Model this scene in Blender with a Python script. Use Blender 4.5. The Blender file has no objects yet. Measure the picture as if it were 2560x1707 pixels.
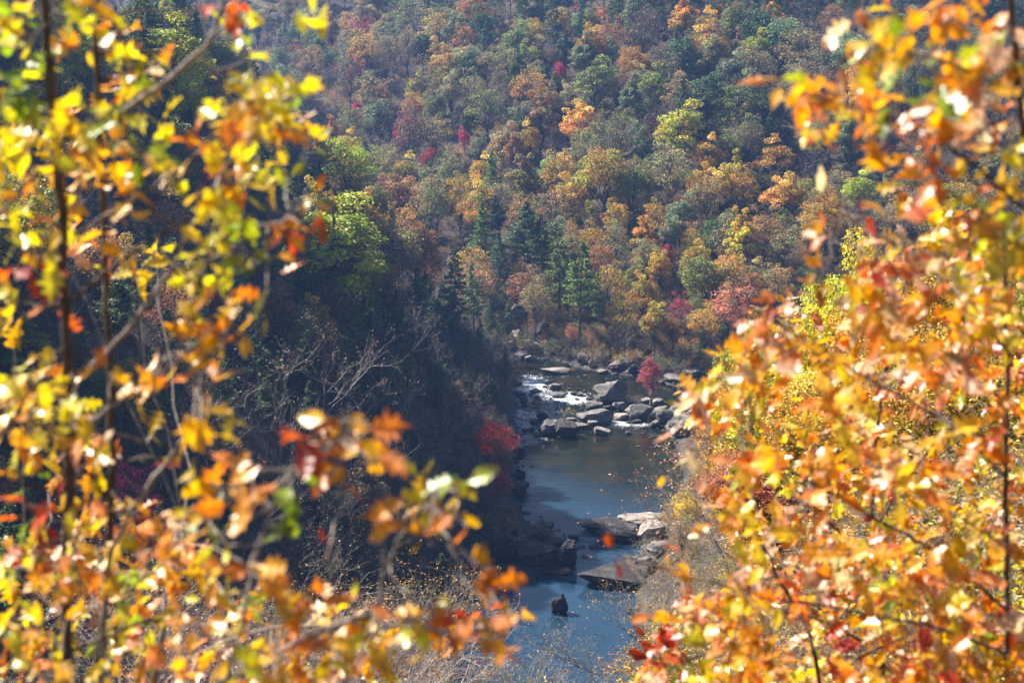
import bpy, math, random
import numpy as np
from mathutils import Vector, Matrix, noise

random.seed(7)
rng = np.random.default_rng(7)
SC = bpy.context.scene
COL = SC.collection

# ------------------------------------------------------------------ camera
CAM_H = 80.0
PITCH = math.radians(12.45)
F = 4000.0                                   # focal length in photograph pixels
cd = bpy.data.cameras.new('camera'); cam = bpy.data.objects.new('camera', cd); COL.objects.link(cam)
cam.location = (0, 0, CAM_H)
cam.rotation_euler = (math.radians(90) - PITCH, 0, 0)
cd.sensor_width = 36.0; cd.lens = 36.0 * F / 2560.0
cd.clip_start = 0.2; cd.clip_end = 12000
cd.dof.use_dof = True; cd.dof.focus_distance = 290; cd.dof.aperture_fstop = 3.2
SC.camera = cam

# ------------------------------------------------------------------ world and sun
SUN_DIR = Vector((-0.60, 0.38, 0.70)).normalized()      # towards the sun
elev = math.asin(SUN_DIR.z); azim = math.atan2(SUN_DIR.x, SUN_DIR.y)
w = bpy.data.worlds.new('World'); SC.world = w; w.use_nodes = True
nt = w.node_tree; bg = nt.nodes['Background']
sky = nt.nodes.new('ShaderNodeTexSky'); sky.sky_type = 'NISHITA'; sky.sun_disc = False
sky.sun_elevation = elev; sky.sun_rotation = azim; sky.altitude = 300; sky.ozone_density = 2.0
nt.links.new(sky.outputs[0], bg.inputs[0]); bg.inputs[1].default_value = 0.05
sl = bpy.data.lights.new('sun', 'SUN'); so = bpy.data.objects.new('sun', sl); COL.objects.link(so)
sl.energy = 5.0; sl.angle = math.radians(0.55); sl.color = (1.0, 0.93, 0.82)
so.rotation_euler = SUN_DIR.to_track_quat('Z', 'Y').to_euler(); so.location = (0, 0, 300)

SC.view_settings.view_transform = 'Standard'; SC.view_settings.look = 'None'
SC.view_settings.gamma = 1; SC.view_settings.use_curve_mapping = False
SC.view_settings.exposure = 1.7
cy = SC.cycles
cy.max_bounces = 6; cy.diffuse_bounces = 3; cy.glossy_bounces = 2; cy.transmission_bounces = 3
cy.volume_bounces = 0; cy.transparent_max_bounces = 4; cy.caustics_reflective = False; cy.caustics_refractive = False
cy.sample_clamp_indirect = 4.0; cy.use_denoising = True
cy.use_adaptive_sampling = True; cy.adaptive_threshold = 0.015

# ------------------------------------------------------------------ ray helpers
cp, sp = math.cos(PITCH), math.sin(PITCH)
def ray(px, py):
    a = (px - 1280.0) / F; b = (853.5 - py) / F
    return Vector((a, cp + b * sp, -sp + b * cp))
def on_water(px, py, z=0.0):
    r = ray(px, py); t = (z - CAM_H) / r.z
    return (r.x * t, r.y * t)
def at_dist(px, py, Y):
    r = ray(px, py); t = Y / r.y
    return Vector((r.x * t, Y, CAM_H + r.z * t))
def project(x, y, z):
    dz = z - CAM_H
    dep = y * cp - dz * sp
    return (1280 + F * x / dep, 853.5 - F * (y * sp + dz * cp) / dep, dep)

# ------------------------------------------------------------------ object helpers
def tag(o, label=None, cat=None, group=None, kind=None):
    if label: o['label'] = label
    if cat: o['category'] = cat
    if group: o['group'] = group
    if kind: o['kind'] = kind
    return o
def link(o, parent=None):
    COL.objects.link(o)
    if parent: o.parent = parent
    return o
def empty(name, loc=(0, 0, 0), rz=0.0, sc=(1, 1, 1)):
    o = bpy.data.objects.new(name, None); COL.objects.link(o)
    o.location = loc; o.rotation_euler = (0, 0, rz); o.scale = sc; o.empty_display_size = 0.5
    return o
def new_obj(name, me, parent=None):
    return link(bpy.data.objects.new(name, me), parent)

def mesh_np(name, verts, faces, mats=(), smooth=False, tint=None, midx=None):
    """verts (N,3); faces: list of (M,k) int arrays; tint: per-vertex (N,3) multiplier; midx: per-face material index"""
    verts = np.asarray(verts, np.float32)
    faces = [np.asarray(f, np.int32) for f in faces if len(f)]
    me = bpy.data.meshes.new(name)
    me.vertices.add(len(verts)); me.vertices.foreach_set('co', verts.ravel())
    loops = np.concatenate([f.ravel() for f in faces]); tot = np.concatenate([np.full(len(f), f.shape[1], np.int32) for f in faces])
    start = np.concatenate([[0], np.cumsum(tot)[:-1]]).astype(np.int32)
    me.loops.add(len(loops)); me.loops.foreach_set('vertex_index', loops)
    me.polygons.add(len(tot)); me.polygons.foreach_set('loop_start', start); me.polygons.foreach_set('loop_total', tot)
    me.polygons.foreach_set('use_smooth', np.full(len(tot), bool(smooth)))
    for m in mats: me.materials.append(m)
    if midx is not None: me.polygons.foreach_set('material_index', np.asarray(midx, np.int32))
    if tint is not None:
        a = me.attributes.new('tint', 'FLOAT_COLOR', 'POINT')
        c = np.ones((len(verts), 4), np.float32); c[:, :3] = tint
        a.data.foreach_set('color', c.ravel())
    me.update(calc_edges=True); me.validate()
    return me

def unit(v):
    v = np.asarray(v, float); return v / (np.linalg.norm(v, axis=-1, keepdims=True) + 1e-9)

def leaf_quads(c, n, L, W, r, fold=0.18):
    """rhombic leaves: centres c (N,3), normals n, lengths L, widths W"""
    N = len(c); n = unit(n)
    t = unit(np.cross(n, unit(r.normal(size=(N, 3))))); b = np.cross(n, t)
    L = np.broadcast_to(L, N)[:, None]; W = np.broadcast_to(W, N)[:, None]
    v = np.stack([c - t * L * .5, c + b * W * .5 + n * W * fold + t * L * .08, c + t * L * .5, c - b * W * .5 + n * W * fold + t * L * .08], 1)
    return v.reshape(-1, 3), np.arange(4 * N).reshape(N, 4)

class Tubes:
    def __init__(s): s.v = []; s.f = []; s.n = 0
    def add(s, pts, rad, k=4):
        pts = np.asarray(pts, float); m = len(pts); rad = np.broadcast_to(rad, m)
        d = np.gradient(pts, axis=0); d = unit(d)
        ref = np.array([0, 0, 1.0]) if abs(d[0][2]) < .9 else np.array([1.0, 0, 0])
        u = unit(np.cross(d, ref)); w_ = np.cross(d, u)
        a = np.arange(k) * 2 * math.pi / k
        ring = pts[:, None] + (u[:, None] * np.cos(a)[None, :, None] + w_[:, None] * np.sin(a)[None, :, None]) * rad[:, None, None]
        s.v.append(ring.reshape(-1, 3))
        i = np.arange(m - 1)[:, None] * k; j = np.arange(k)[None]; j2 = (j + 1) % k
        q = np.stack([i + j, i + j2, i + k + j2, i + k + j], -1).reshape(-1, 4) + s.n
        s.f.append(q); s.n += m * k
    def arrays(s):
        return np.concatenate(s.v), np.concatenate(s.f)

def join(parts):
    """parts: list of (verts, faces(M,4), tint or None, matindex) -> mesh args"""
    V, Fs, T, M = [], [], [], []; n = 0
    for v, f, t, m in parts:
        V.append(v); Fs.append(f + n); n += len(v)
        T.append(np.ones((len(v), 3)) if t is None else t); M.append(np.full(len(f), m))
    return np.concatenate(V), [np.concatenate(Fs)], np.concatenate(T), np.concatenate(M)

# ------------------------------------------------------------------ materials
def mat(name):
    m = bpy.data.materials.new(name); m.use_nodes = True
    t = m.node_tree; p = t.nodes['Principled BSDF']; return m, t, p
def N(t, k, **kw):
    n = t.nodes.new(k)
    for a, b in kw.items(): setattr(n, a, b)
    return n
def ramp(t, stops):
    r = N(t, 'ShaderNodeValToRGB'); e = r.color_ramp.elements
    while len(e) < len(stops): e.new(0.5)
    for i, (p_, c) in enumerate(stops): e[i].position = p_; e[i].color = (*c, 1)
    return r
def leaf_material(name, source, transl=0.35, rough=0.5, spec=0.4, pale=None):
    """source: 'object' (Object Info colour) / 'instancer' (tint_i attribute) / 'mesh' (only the mesh's own tint)"""
    m, t, p = mat(name)
    at = N(t, 'ShaderNodeAttribute'); at.attribute_name = 'tint'
    mul = N(t, 'ShaderNodeMix', data_type='RGBA', blend_type='MULTIPLY'); mul.inputs[0].default_value = 1
    t.links.new(at.outputs['Color'], mul.inputs[6])
    if source == 'object':
        oi = N(t, 'ShaderNodeObjectInfo'); t.links.new(oi.outputs['Color'], mul.inputs[7])
    elif source == 'instancer':
        ia = N(t, 'ShaderNodeAttribute', attribute_type='INSTANCER'); ia.attribute_name = 'tint_i'; t.links.new(ia.outputs['Color'], mul.inputs[7])
    else: mul.inputs[7].default_value = (1, 1, 1, 1)
    src = mul.outputs[2]
    if pale:                                   # patchy paler blades, browned margins
        tc = N(t, 'ShaderNodeTexCoord'); nz = N(t, 'ShaderNodeTexNoise'); nz.inputs['Scale'].default_value = pale
        t.links.new(tc.outputs['Object'], nz.inputs['Vector'])
        rp = ramp(t, [(0.35, (0.62, 0.5, 0.42)), (0.55, (1, 1, 1)), (0.8, (1.2, 1.25, 1.1))])
        t.links.new(nz.outputs['Fac'], rp.inputs[0])
        m2 = N(t, 'ShaderNodeMix', data_type='RGBA', blend_type='MULTIPLY'); m2.inputs[0].default_value = 1
        t.links.new(src, m2.inputs[6]); t.links.new(rp.outputs[0], m2.inputs[7]); src = m2.outputs[2]
    t.links.new(src, p.inputs['Base Color']); p.inputs['Roughness'].default_value = rough
    p.inputs['Specular IOR Level'].default_value = spec
    tr = N(t, 'ShaderNodeBsdfTranslucent'); mx = N(t, 'ShaderNodeMixShader'); mx.inputs[0].default_value = transl
    t.links.new(src, tr.inputs[0]); t.links.new(p.outputs[0], mx.inputs[1]); t.links.new(tr.outputs[0], mx.inputs[2])
    t.links.new(mx.outputs[0], t.nodes['Material Output'].inputs[0])
    return m
def bark_material(name, c1, c2, scale=3.0, rough=0.85):
    m, t, p = mat(name)
    tc = N(t, 'ShaderNodeTexCoord'); mp = N(t, 'ShaderNodeMapping'); mp.inputs['Scale'].default_value = (scale, scale, scale * .25)
    nz = N(t, 'ShaderNodeTexNoise'); nz.inputs['Scale'].default_value = 2; nz.inputs['Detail'].default_value = 5
    t.links.new(tc.outputs['Object'], mp.inputs[0]); t.links.new(mp.outputs[0], nz.inputs['Vector'])
    r = ramp(t, [(0.35, c1), (0.65, c2)]); t.links.new(nz.outputs['Fac'], r.inputs[0]); t.links.new(r.outputs[0], p.inputs['Base Color'])
    p.inputs['Roughness'].default_value = rough
    bp = N(t, 'ShaderNodeBump'); bp.inputs['Strength'].default_value = .4; bp.inputs['Distance'].default_value = .02
    t.links.new(nz.outputs['Fac'], bp.inputs['Height']); t.links.new(bp.outputs[0], p.inputs['Normal'])
    return m
LEAF_O = leaf_material('crown_leaves', 'object', .27); LEAF_I = leaf_material('far_crown_leaves', 'instancer', .27)
BARK = bark_material('bark', (0.035, 0.026, 0.02), (0.11, 0.09, 0.075))
DARK_TWIG = bark_material('twig_bark', (0.06, 0.05, 0.058), (0.17, 0.145, 0.165))
PALE_BARK = bark_material('pale_bark', (0.16, 0.14, 0.125), (0.34, 0.31, 0.29))
FORE_BARK = bark_material('sapling_bark', (0.05, 0.03, 0.022), (0.13, 0.085, 0.06), 40)
FORE_PALE = bark_material('pale_sapling_bark', (0.15, 0.115, 0.095), (0.38, 0.32, 0.27), 40)

def ground_material():
    m, t, p = mat('leaf_litter')
    g = N(t, 'ShaderNodeNewGeometry')
    a = N(t, 'ShaderNodeTexNoise'); a.inputs['Scale'].default_value = .09; a.inputs['Detail'].default_value = 6
    b = N(t, 'ShaderNodeTexNoise'); b.inputs['Scale'].default_value = 2.2; b.inputs['Detail'].default_value = 6
    t.links.new(g.outputs['Position'], a.inputs['Vector']); t.links.new(g.outputs['Position'], b.inputs['Vector'])
    ra = ramp(t, [(0.3, (0.02, 0.015, 0.011)), (0.5, (0.05, 0.033, 0.02)), (0.7, (0.03, 0.027, 0.015))])
    rb = ramp(t, [(0.35, (0.35, 0.35, 0.35)), (0.65, (1.4, 1.3, 1.2))])
    t.links.new(a.outputs['Fac'], ra.inputs[0]); t.links.new(b.outputs['Fac'], rb.inputs[0])
    mx = N(t, 'ShaderNodeMix', data_type='RGBA', blend_type='MULTIPLY'); mx.inputs[0].default_value = 1
    t.links.new(ra.outputs[0], mx.inputs[6]); t.links.new(rb.outputs[0], mx.inputs[7])
    ba = N(t, 'ShaderNodeAttribute'); ba.attribute_name = 'bank'          # bare stone along the waterline
    rc = ramp(t, [(0.35, (0.012, 0.012, 0.013)), (0.55, (0.05, 0.045, 0.04)), (0.72, (0.14, 0.13, 0.12))])
    c3 = N(t, 'ShaderNodeTexNoise'); c3.inputs['Scale'].default_value = .7; c3.inputs['Detail'].default_value = 8; t.links.new(g.outputs['Position'], c3.inputs['Vector']); t.links.new(c3.outputs['Fac'], rc.inputs[0])
    mb = N(t, 'ShaderNodeMix', data_type='RGBA'); t.links.new(ba.outputs['Fac'], mb.inputs[0]); t.links.new(mx.outputs[2], mb.inputs[6]); t.links.new(rc.outputs[0], mb.inputs[7])
    t.links.new(mb.outputs[2], p.inputs['Base Color']); p.inputs['Roughness'].default_value = .95
    bp = N(t, 'ShaderNodeBump'); bp.inputs['Distance'].default_value = .4; t.links.new(b.outputs['Fac'], bp.inputs['Height'])
    t.links.new(bp.outputs[0], p.inputs['Normal'])
    return m
def rock_material(name, c1, c2, c3):
    m, t, p = mat(name)
    tc = N(t, 'ShaderNodeTexCoord'); g = N(t, 'ShaderNodeNewGeometry')
    mp = N(t, 'ShaderNodeMapping'); mp.inputs['Scale'].default_value = (1, 1, 3.2); mp.inputs['Rotation'].default_value = (.2, .15, 0)
    t.links.new(g.outputs['Position'], mp.inputs[0])
    a = N(t, 'ShaderNodeTexNoise'); a.inputs['Scale'].default_value = .55; a.inputs['Detail'].default_value = 8; a.inputs['Roughness'].default_value = .65
    b = N(t, 'ShaderNodeTexNoise'); b.inputs['Scale'].default_value = 2.6; b.inputs['Detail'].default_value = 7; b.inputs['Roughness'].default_value = .7
    t.links.new(mp.outputs[0], a.inputs['Vector']); t.links.new(mp.outputs[0], b.inputs['Vector'])
    ra = ramp(t, [(0.32, c1), (0.5, c2), (0.68, c3)]); t.links.new(a.outputs['Fac'], ra.inputs[0])
    rb = ramp(t, [(0.36, (.22, .22, .24)), (0.46, (.8, .8, .8)), (0.62, (1.25, 1.22, 1.18))]); t.links.new(b.outputs['Fac'], rb.inputs[0])
    mx = N(t, 'ShaderNodeMix', data_type='RGBA', blend_type='MULTIPLY'); mx.inputs[0].default_value = 1
    t.links.new(ra.outputs[0], mx.inputs[6]); t.links.new(rb.outputs[0], mx.inputs[7])
    # wet, algae-dark band just above the waterline
    sz = N(t, 'ShaderNodeSeparateXYZ'); t.links.new(g.outputs['Position'], sz.inputs[0])
    ad = N(t, 'ShaderNodeMath', operation='MULTIPLY_ADD'); ad.inputs[1].default_value = .9; ad.inputs[2].default_value = 0
    t.links.new(a.outputs['Fac'], ad.inputs[0])
    sb = N(t, 'ShaderNodeMath', operation='SUBTRACT'); t.links.new(sz.outputs[2], sb.inputs[0]); t.links.new(ad.outputs[0], sb.inputs[1])
    mr = N(t, 'ShaderNodeMapRange'); mr.inputs[1].default_value = -.1; mr.inputs[2].default_value = .45; mr.inputs[3].default_value = .3; mr.inputs[4].default_value = 1
    t.links.new(sb.outputs[0], mr.inputs[0])
    m2 = N(t, 'ShaderNodeMix', data_type='RGBA', blend_type='MULTIPLY'); m2.inputs[0].default_value = 1
    t.links.new(mx.outputs[2], m2.inputs[6]); t.links.new(mr.outputs[0], m2.inputs[7])
    t.links.new(m2.outputs[2], p.inputs['Base Color'])
    p.inputs['Roughness'].default_value = .8
    bp = N(t, 'ShaderNodeBump'); bp.inputs['Distance'].default_value = .25; bp.inputs['Strength'].default_value = .9
    t.links.new(b.outputs['Fac'], bp.inputs['Height']); t.links.new(bp.outputs[0], p.inputs['Normal'])
    return m
ROCK = rock_material('sandstone', (0.06, 0.057, 0.06), (0.14, 0.13, 0.13), (0.25, 0.23, 0.215))
ROCK_PALE = rock_material('pale_sandstone', (0.13, 0.115, 0.11), (0.27, 0.235, 0.21), (0.4, 0.35, 0.31))
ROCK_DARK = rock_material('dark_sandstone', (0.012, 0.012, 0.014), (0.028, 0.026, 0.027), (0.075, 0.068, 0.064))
# ================================================================== THE GORGE: terrain, river
RIVER_PX = [(1278,903),(1335,893),(1418,905),(1440,915),(1487,927),(1594,940),(1657,962),(1720,968),(1850,940),(2100,925),
            (2100,985),(1850,1010),(1700,1035),(1668,1080),(1690,1110),(1720,1180),(1697,1248),(1655,1290),(1600,1330),(1590,1390),
            (1575,1480),(1600,1560),(1650,1707),(1640,1830),(1150,1830),(1120,1707),(1160,1600),(1215,1500),(1255,1440),(1400,1425),
            (1440,1360),(1385,1335),(1320,1305),(1278,1260),(1290,1235),(1275,1185),(1299,1160),(1299,1100),(1283,1062),(1284,1030),
            (1300,1015),(1268,976),(1275,944)]
RIVER = np.array([on_water(x, y) for x, y in RIVER_PX])
def poly_dist(X, Y, P):
    """signed distance to polygon P, negative inside"""
    X = np.asarray(X, float); Y = np.asarray(Y, float)
    d = np.full(X.shape, 1e9); ins = np.zeros(X.shape, bool); n = len(P)
    for i in range(n):
        ax, ay = P[i]; bx, by = P[(i + 1) % n]
        ex, ey = bx - ax, by - ay
        t = np.clip(((X - ax) * ex + (Y - ay) * ey) / (ex * ex + ey * ey), 0, 1)
        d = np.minimum(d, np.hypot(X - ax - t * ex, Y - ay - t * ey))
        if ey != 0: ins ^= ((ay > Y) != (by > Y)) & (X < (bx - ax) * (Y - ay) / ey + ax)
    return np.where(ins, -d, d)
def sstep(a, b, x):
    t = np.clip((x - a) / (b - a), 0, 1); return t * t * (3 - 2 * t)
_k = rng.normal(size=(26, 2)); _ph = rng.uniform(0, 6.28, 26)
_wl = np.concatenate([np.full(8, 150.), np.full(8, 60.), np.full(10, 24.)]); _k = _k / np.linalg.norm(_k, axis=1, keepdims=True) * 6.283 / _wl[:, None]
_am = np.concatenate([np.full(8, 2.6), np.full(8, 1.1), np.full(10, .42)])
def wob(X, Y, lo=0):
    z = 0
    for i in range(lo, 26): z = z + _am[i] * np.sin(_k[i, 0] * X + _k[i, 1] * Y + _ph[i])
    return z
def terrain(X, Y):
    X = np.asarray(X, float); Y = np.asarray(Y, float)
    dR = poly_dist(X, Y, RIVER)
    # far slope beyond the river
    yf = np.where(X < 34, 346 - .7 * X, 322 + 0 * X)
    u = Y - yf + 10 * np.sin((X - 20) / 60.) * sstep(30, 120, Y - yf)
    zf = np.interp(u, [-1, 0, 8, 30, 90, 190, 300, 360, 700, 2600], [0, .5, 3, 9, 31, 66, 100, 108, 112, 118])
    zf = zf - 34 * sstep(-60, -190, X) * sstep(60, 240, u)          # lower towards the upstream gap on the left
    zf = zf + wob(X, Y) * .75 * sstep(15, 70, u) * (u > 0)
    # left wall of the gorge
    xl = np.interp(Y, [0, 160, 200, 240, 300, 345, 400], [-9, -10, -7, -1, 0, -1, -14])
    ul = xl - X
    zl = np.interp(ul, [0, 1.5, 9, 58, 74, 130, 400], [0, 1.6, 8, 56, 70, 79, 84])
    zl = zl * (1 + .10 * np.sin(Y / 13. + 1) * sstep(8, 30, ul)) * (1 - .96 * sstep(318, 420, Y)) + wob(X, Y, 8) * .8 * sstep(6, 25, ul)
    # near slope under the viewer, and the right bank
    zn = np.interp(Y, [-60, 2.5, 8, 28, 42, 60, 90, 122, 160, 182], [79, 78.2, 70, 61.5, 56, 49.5, 33, 16, 4, -1])
    xr = np.interp(Y, [0, 60, 120, 180, 215, 250, 285, 300], [1, 4, 9, 15, 18, 27, 31, 34])
    zr = (1.7 - .98 * sstep(60, 150, Y)) * np.maximum(X - xr, 0) * sstep(304, 262, Y) * sstep(0, 30, Y)
    zn = np.minimum(zn + zr, np.maximum(zn, CAM_H - 1.4 - .345 * np.maximum(Y, 0) + 12 * sstep(95, 150, Y))) * (Y < 330) + wob(X, Y, 8) * .5 * sstep(12, 40, Y) * sstep(230, 150, Y)
    z = np.maximum(np.maximum(zf * (u > 0), zl), np.where(Y < 182, zn, np.maximum(zr, -1)))
    bank = .35 + .95 * np.maximum(dR, 0) + .1 * np.maximum(dR, 0) ** 1.5
    z = np.minimum(np.maximum(z, .3 + .12 * np.maximum(dR, 0)), bank)
    return np.where(dR < 0, -.25 - .25 * np.minimum(-dR, 6), z)
def spaced(lo, hi, a, b, s, g):
    xs = list(np.arange(a, b + .1, s)); st = s
    x = xs[0]
    left = []
    while x > lo: st *= g; x -= st; left.append(x)
    x = xs[-1]; st = s; right = []
    while x < hi: st *= g; x += st; right.append(x)
    return np.array(left[::-1] + xs + right)
gx = spaced(-3000, 3000, -190, 200, 2.0, 1.22); gy = spaced(-260, 6000, -10, 420, 2.0, 1.035)
GX, GY = np.meshgrid(gx, gy); GZ = terrain(GX, GY)
i = np.arange(len(gy) - 1)[:, None] * len(gx) + np.arange(len(gx) - 1)[None]
gf = np.stack([i, i + 1, i + len(gx) + 1, i + len(gx)], -1).reshape(-1, 4)
gme = mesh_np('ground', np.stack([GX, GY, GZ], -1).reshape(-1, 3), [gf], [ground_material()], True)
_b = gme.attributes.new('bank', 'FLOAT', 'POINT'); _b.data.foreach_set('value', (1 - sstep(.6, 4.0, poly_dist(GX, GY, RIVER))).ravel().astype(np.float32))
ground = new_obj('ground', gme)
tag(ground, 'leaf-strewn forest floor of the gorge slopes', None, None, 'structure')
def gz(x, y):
    return float(np.asarray(terrain(np.array([x]), np.array([y])))[0])
# table for quick height look-ups
TX = np.arange(-260, 300, 2.0); TY = np.arange(0, 960, 2.0); TG = terrain(*np.meshgrid(TX, TY))
def gq(x, y):
    fx = np.clip((np.asarray(x) + 260) / 2, 0, len(TX) - 1.001); fy = np.clip(np.asarray(y) / 2, 0, len(TY) - 1.001)
    ix = fx.astype(int); iy = fy.astype(int); fx = fx - ix; fy = fy - iy
    return (TG[iy, ix] * (1 - fx) + TG[iy, ix + 1] * fx) * (1 - fy) + (TG[iy + 1, ix] * (1 - fx) + TG[iy + 1, ix + 1] * fx) * fy
def stand(px, py, up, y0=20.):
    """ground point under the place where the sight line px,py passes `up` metres over the ground"""
    r = ray(px, py); ys = np.arange(y0, 900, 1.0); t = ys / r.y
    zz = CAM_H + r.z * t; h = zz - gq(r.x * t, ys)
    k = np.argmax(h < up)
    if h[k] >= up: k = len(ys) - 1
    return float(r.x * t[k]), float(ys[k])

# river surface
def pxy(px, py):
    return np.array(on_water(px, py))
FOAM = [  # (px, py, rx px, ry px, strength) where the current breaks over stone
    (1330,955,46,20,1.1),(1345,968,60,18,1.1),(1420,990,60,14,1.0),(1318,972,50,14,1.1),(1360,985,70,14,.9),(1400,1000,60,12,1.0),(1440,1000,45,14,1.1),(1455,985,40,10,.7),
    (1310,1000,50,14,.8),(1300,1035,34,26,.8),(1312,1060,36,24,.75),(1350,1035,60,20,.7),(1308,1085,34,16,.65),(1400,1030,50,12,.7),(1345,1098,40,8,.7),
    (1555,1058,40,9,1.2),(1600,1062,35,6,.9),(1390,1018,50,10,.7),(1350,955,25,10,.8),(1300,925,30,14,.3),(1335,930,35,12,.35),
    (1395,1335,45,14,.5),(1370,1300,80,16,.42),(1330,1240,50,14,.36),(1450,1350,26,10,.3),(1460,1400,24,20,.28),(1520,1360,40,10,.25),(1440,1420,12,18,.5),(1300,1250,40,20,.2)]
wx = np.arange(-34, 136, .55); wy = np.arange(140, 356, .55)
WX, WY = np.meshgrid(wx, wy); shp = WX.shape
PX = 1280 + F * WX / (WY * cp + CAM_H * sp); PY = 853.5 - F * (WY * sp - CAM_H * cp) / (WY * cp + CAM_H * sp)
foam = np.zeros(shp)
for fx, fy, rx, ry, s in FOAM:
    q = ((PX - fx) / rx) ** 2 + ((PY - fy) / ry) ** 2
    foam = np.maximum(foam, s * np.exp(-q * .9))
chop = np.clip(foam * 1.3, 0, 1) + .55 * sstep(1195, 1250, PY) * sstep(1430, 1395, PY) * sstep(1700, 1500, PX) + .1
flow = rng.uniform(0, 6.28, 40); kk = rng.normal(size=(40, 2)); kk = kk / np.linalg.norm(kk, axis=1, keepdims=True) * 6.283 / rng.uniform(1.3, 4.5, 40)[:, None]; kk[:, 0] *= .6
hz = sum(np.sin(kk[j, 0] * WX + kk[j, 1] * WY + flow[j]) for j in range(40)) / 6.0
WZ = hz * .16 * np.clip(foam, 0, 1) + .02 * hz * chop
i = np.arange(len(wy) - 1)[:, None] * len(wx) + np.arange(len(wx) - 1)[None]
wf = np.stack([i, i + 1, i + len(wx) + 1, i + len(wx)], -1).reshape(-1, 4)
dw = poly_dist(WX, WY, RIVER).ravel()
wf = wf[dw[wf].min(axis=1) < 5]
used, inv = np.unique(wf, return_inverse=True); wv = np.stack([WX, WY, WZ], -1).reshape(-1, 3)[used]; wf = inv.reshape(-1, 4)
def water_material():
    m, t, p = mat('river_water')
    g = N(t, 'ShaderNodeNewGeometry'); fa = N(t, 'ShaderNodeAttribute'); fa.attribute_name = 'foam'; ca = N(t, 'ShaderNodeAttribute'); ca.attribute_name = 'chop'
    mp = N(t, 'ShaderNodeMapping'); mp.inputs['Scale'].default_value = (1.0, .55, 1); mp.inputs['Rotation'].default_value = (0, 0, .35); t.links.new(g.outputs['Position'], mp.inputs[0])
    n1 = N(t, 'ShaderNodeTexNoise'); n1.inputs['Scale'].default_value = 1.7; n1.inputs['Detail'].default_value = 7; n1.inputs['Roughness'].default_value = .62; n1.inputs['Distortion'].default_value = .6
    t.links.new(mp.outputs[0], n1.inputs['Vector'])
    # white water where the foam attribute beats the noise
    m3 = N(t, 'ShaderNodeMapping'); m3.inputs['Scale'].default_value = (2.6, .8, 1); m3.inputs['Rotation'].default_value = (0, 0, .5); t.links.new(g.outputs['Position'], m3.inputs[0])
    n3 = N(t, 'ShaderNodeTexNoise'); n3.inputs['Scale'].default_value = 1.0; n3.inputs['Detail'].default_value = 8; n3.inputs['Roughness'].default_value = .7; n3.inputs['Distortion'].default_value = 1.2; t.links.new(m3.outputs[0], n3.inputs['Vector'])
    n4 = N(t, 'ShaderNodeMath', operation='MULTIPLY_ADD'); n4.inputs[1].default_value = 2.6; n4.inputs[2].default_value = -.8; t.links.new(n3.outputs['Fac'], n4.inputs[0])   # streaks drawn out along the current
    ad = N(t, 'ShaderNodeMath', operation='ADD'); t.links.new(fa.outputs['Fac'], ad.inputs[0]); t.links.new(n4.outputs[0], ad.inputs[1])
    mr = N(t, 'ShaderNodeMapRange'); mr.inputs[1].default_value = 1.05; mr.inputs[2].default_value = 1.75; t.links.new(ad.outputs[0], mr.inputs[0])
    bed = N(t, 'ShaderNodeTexNoise'); bed.inputs['Scale'].default_value = .22; bed.inputs['Detail'].default_value = 4; t.links.new(g.outputs['Position'], bed.inputs['Vector'])
    rb = ramp(t, [(0.35, (0.003, 0.007, 0.006)), (0.55, (0.009, 0.010, 0.005)), (0.72, (0.024, 0.017, 0.007))]); t.links.new(bed.outputs['Fac'], rb.inputs[0])
    da = N(t, 'ShaderNodeAttribute'); da.attribute_name = 'deep'                 # blue of reflected sky, painted into the lower pool's colour
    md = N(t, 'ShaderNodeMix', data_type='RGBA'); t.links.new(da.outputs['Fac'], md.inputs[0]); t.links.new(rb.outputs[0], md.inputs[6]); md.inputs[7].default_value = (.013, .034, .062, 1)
    mx = N(t, 'ShaderNodeMix', data_type='RGBA'); t.links.new(mr.outputs[0], mx.inputs[0]); t.links.new(md.outputs[2], mx.inputs[6]); mx.inputs[7].default_value = (.78, .82, .86, 1)
    t.links.new(mx.outputs[2], p.inputs['Base Color'])
    rr = N(t, 'ShaderNodeMapRange'); rr.inputs[3].default_value = .04; rr.inputs[4].default_value = .6; t.links.new(mr.outputs[0], rr.inputs[0]); t.links.new(rr.outputs[0], p.inputs['Roughness'])
    p.inputs['IOR'].default_value = 1.333; p.inputs['Specular IOR Level'].default_value = .5
    n2 = N(t, 'ShaderNodeTexNoise'); n2.inputs['Scale'].default_value = 2.0; n2.inputs['Detail'].default_value = 5; n2.inputs['Roughness'].default_value = .6; t.links.new(mp.outputs[0], n2.inputs['Vector'])
    bp = N(t, 'ShaderNodeBump'); bp.inputs['Distance'].default_value = .35
    ms = N(t, 'ShaderNodeMath', operation='MULTIPLY'); ms.inputs[1].default_value = .55; t.links.new(ca.outputs['Fac'], ms.inputs[0]); t.links.new(ms.outputs[0], bp.inputs['Strength'])
    t.links.new(n2.outputs['Fac'], bp.inputs['Height']); t.links.new(bp.outputs[0], p.inputs['Normal'])
    return m
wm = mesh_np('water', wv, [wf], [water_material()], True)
for nm, arr in (('foam', foam), ('chop', chop), ('deep', .04 + .96 * np.maximum(sstep(1190, 1290, PY + (1500 - PX) * .25), .7 * sstep(1330, 1290, PX) * sstep(1130, 1090, PY) * sstep(1000, 1030, PY)))):  # 'deep' masks where reflected-sky blue is painted into the water
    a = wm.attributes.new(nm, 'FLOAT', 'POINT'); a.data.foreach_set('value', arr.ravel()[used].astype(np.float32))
tag(new_obj('water', wm), 'river running through the bottom of the gorge', None, None, 'structure')

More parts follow.
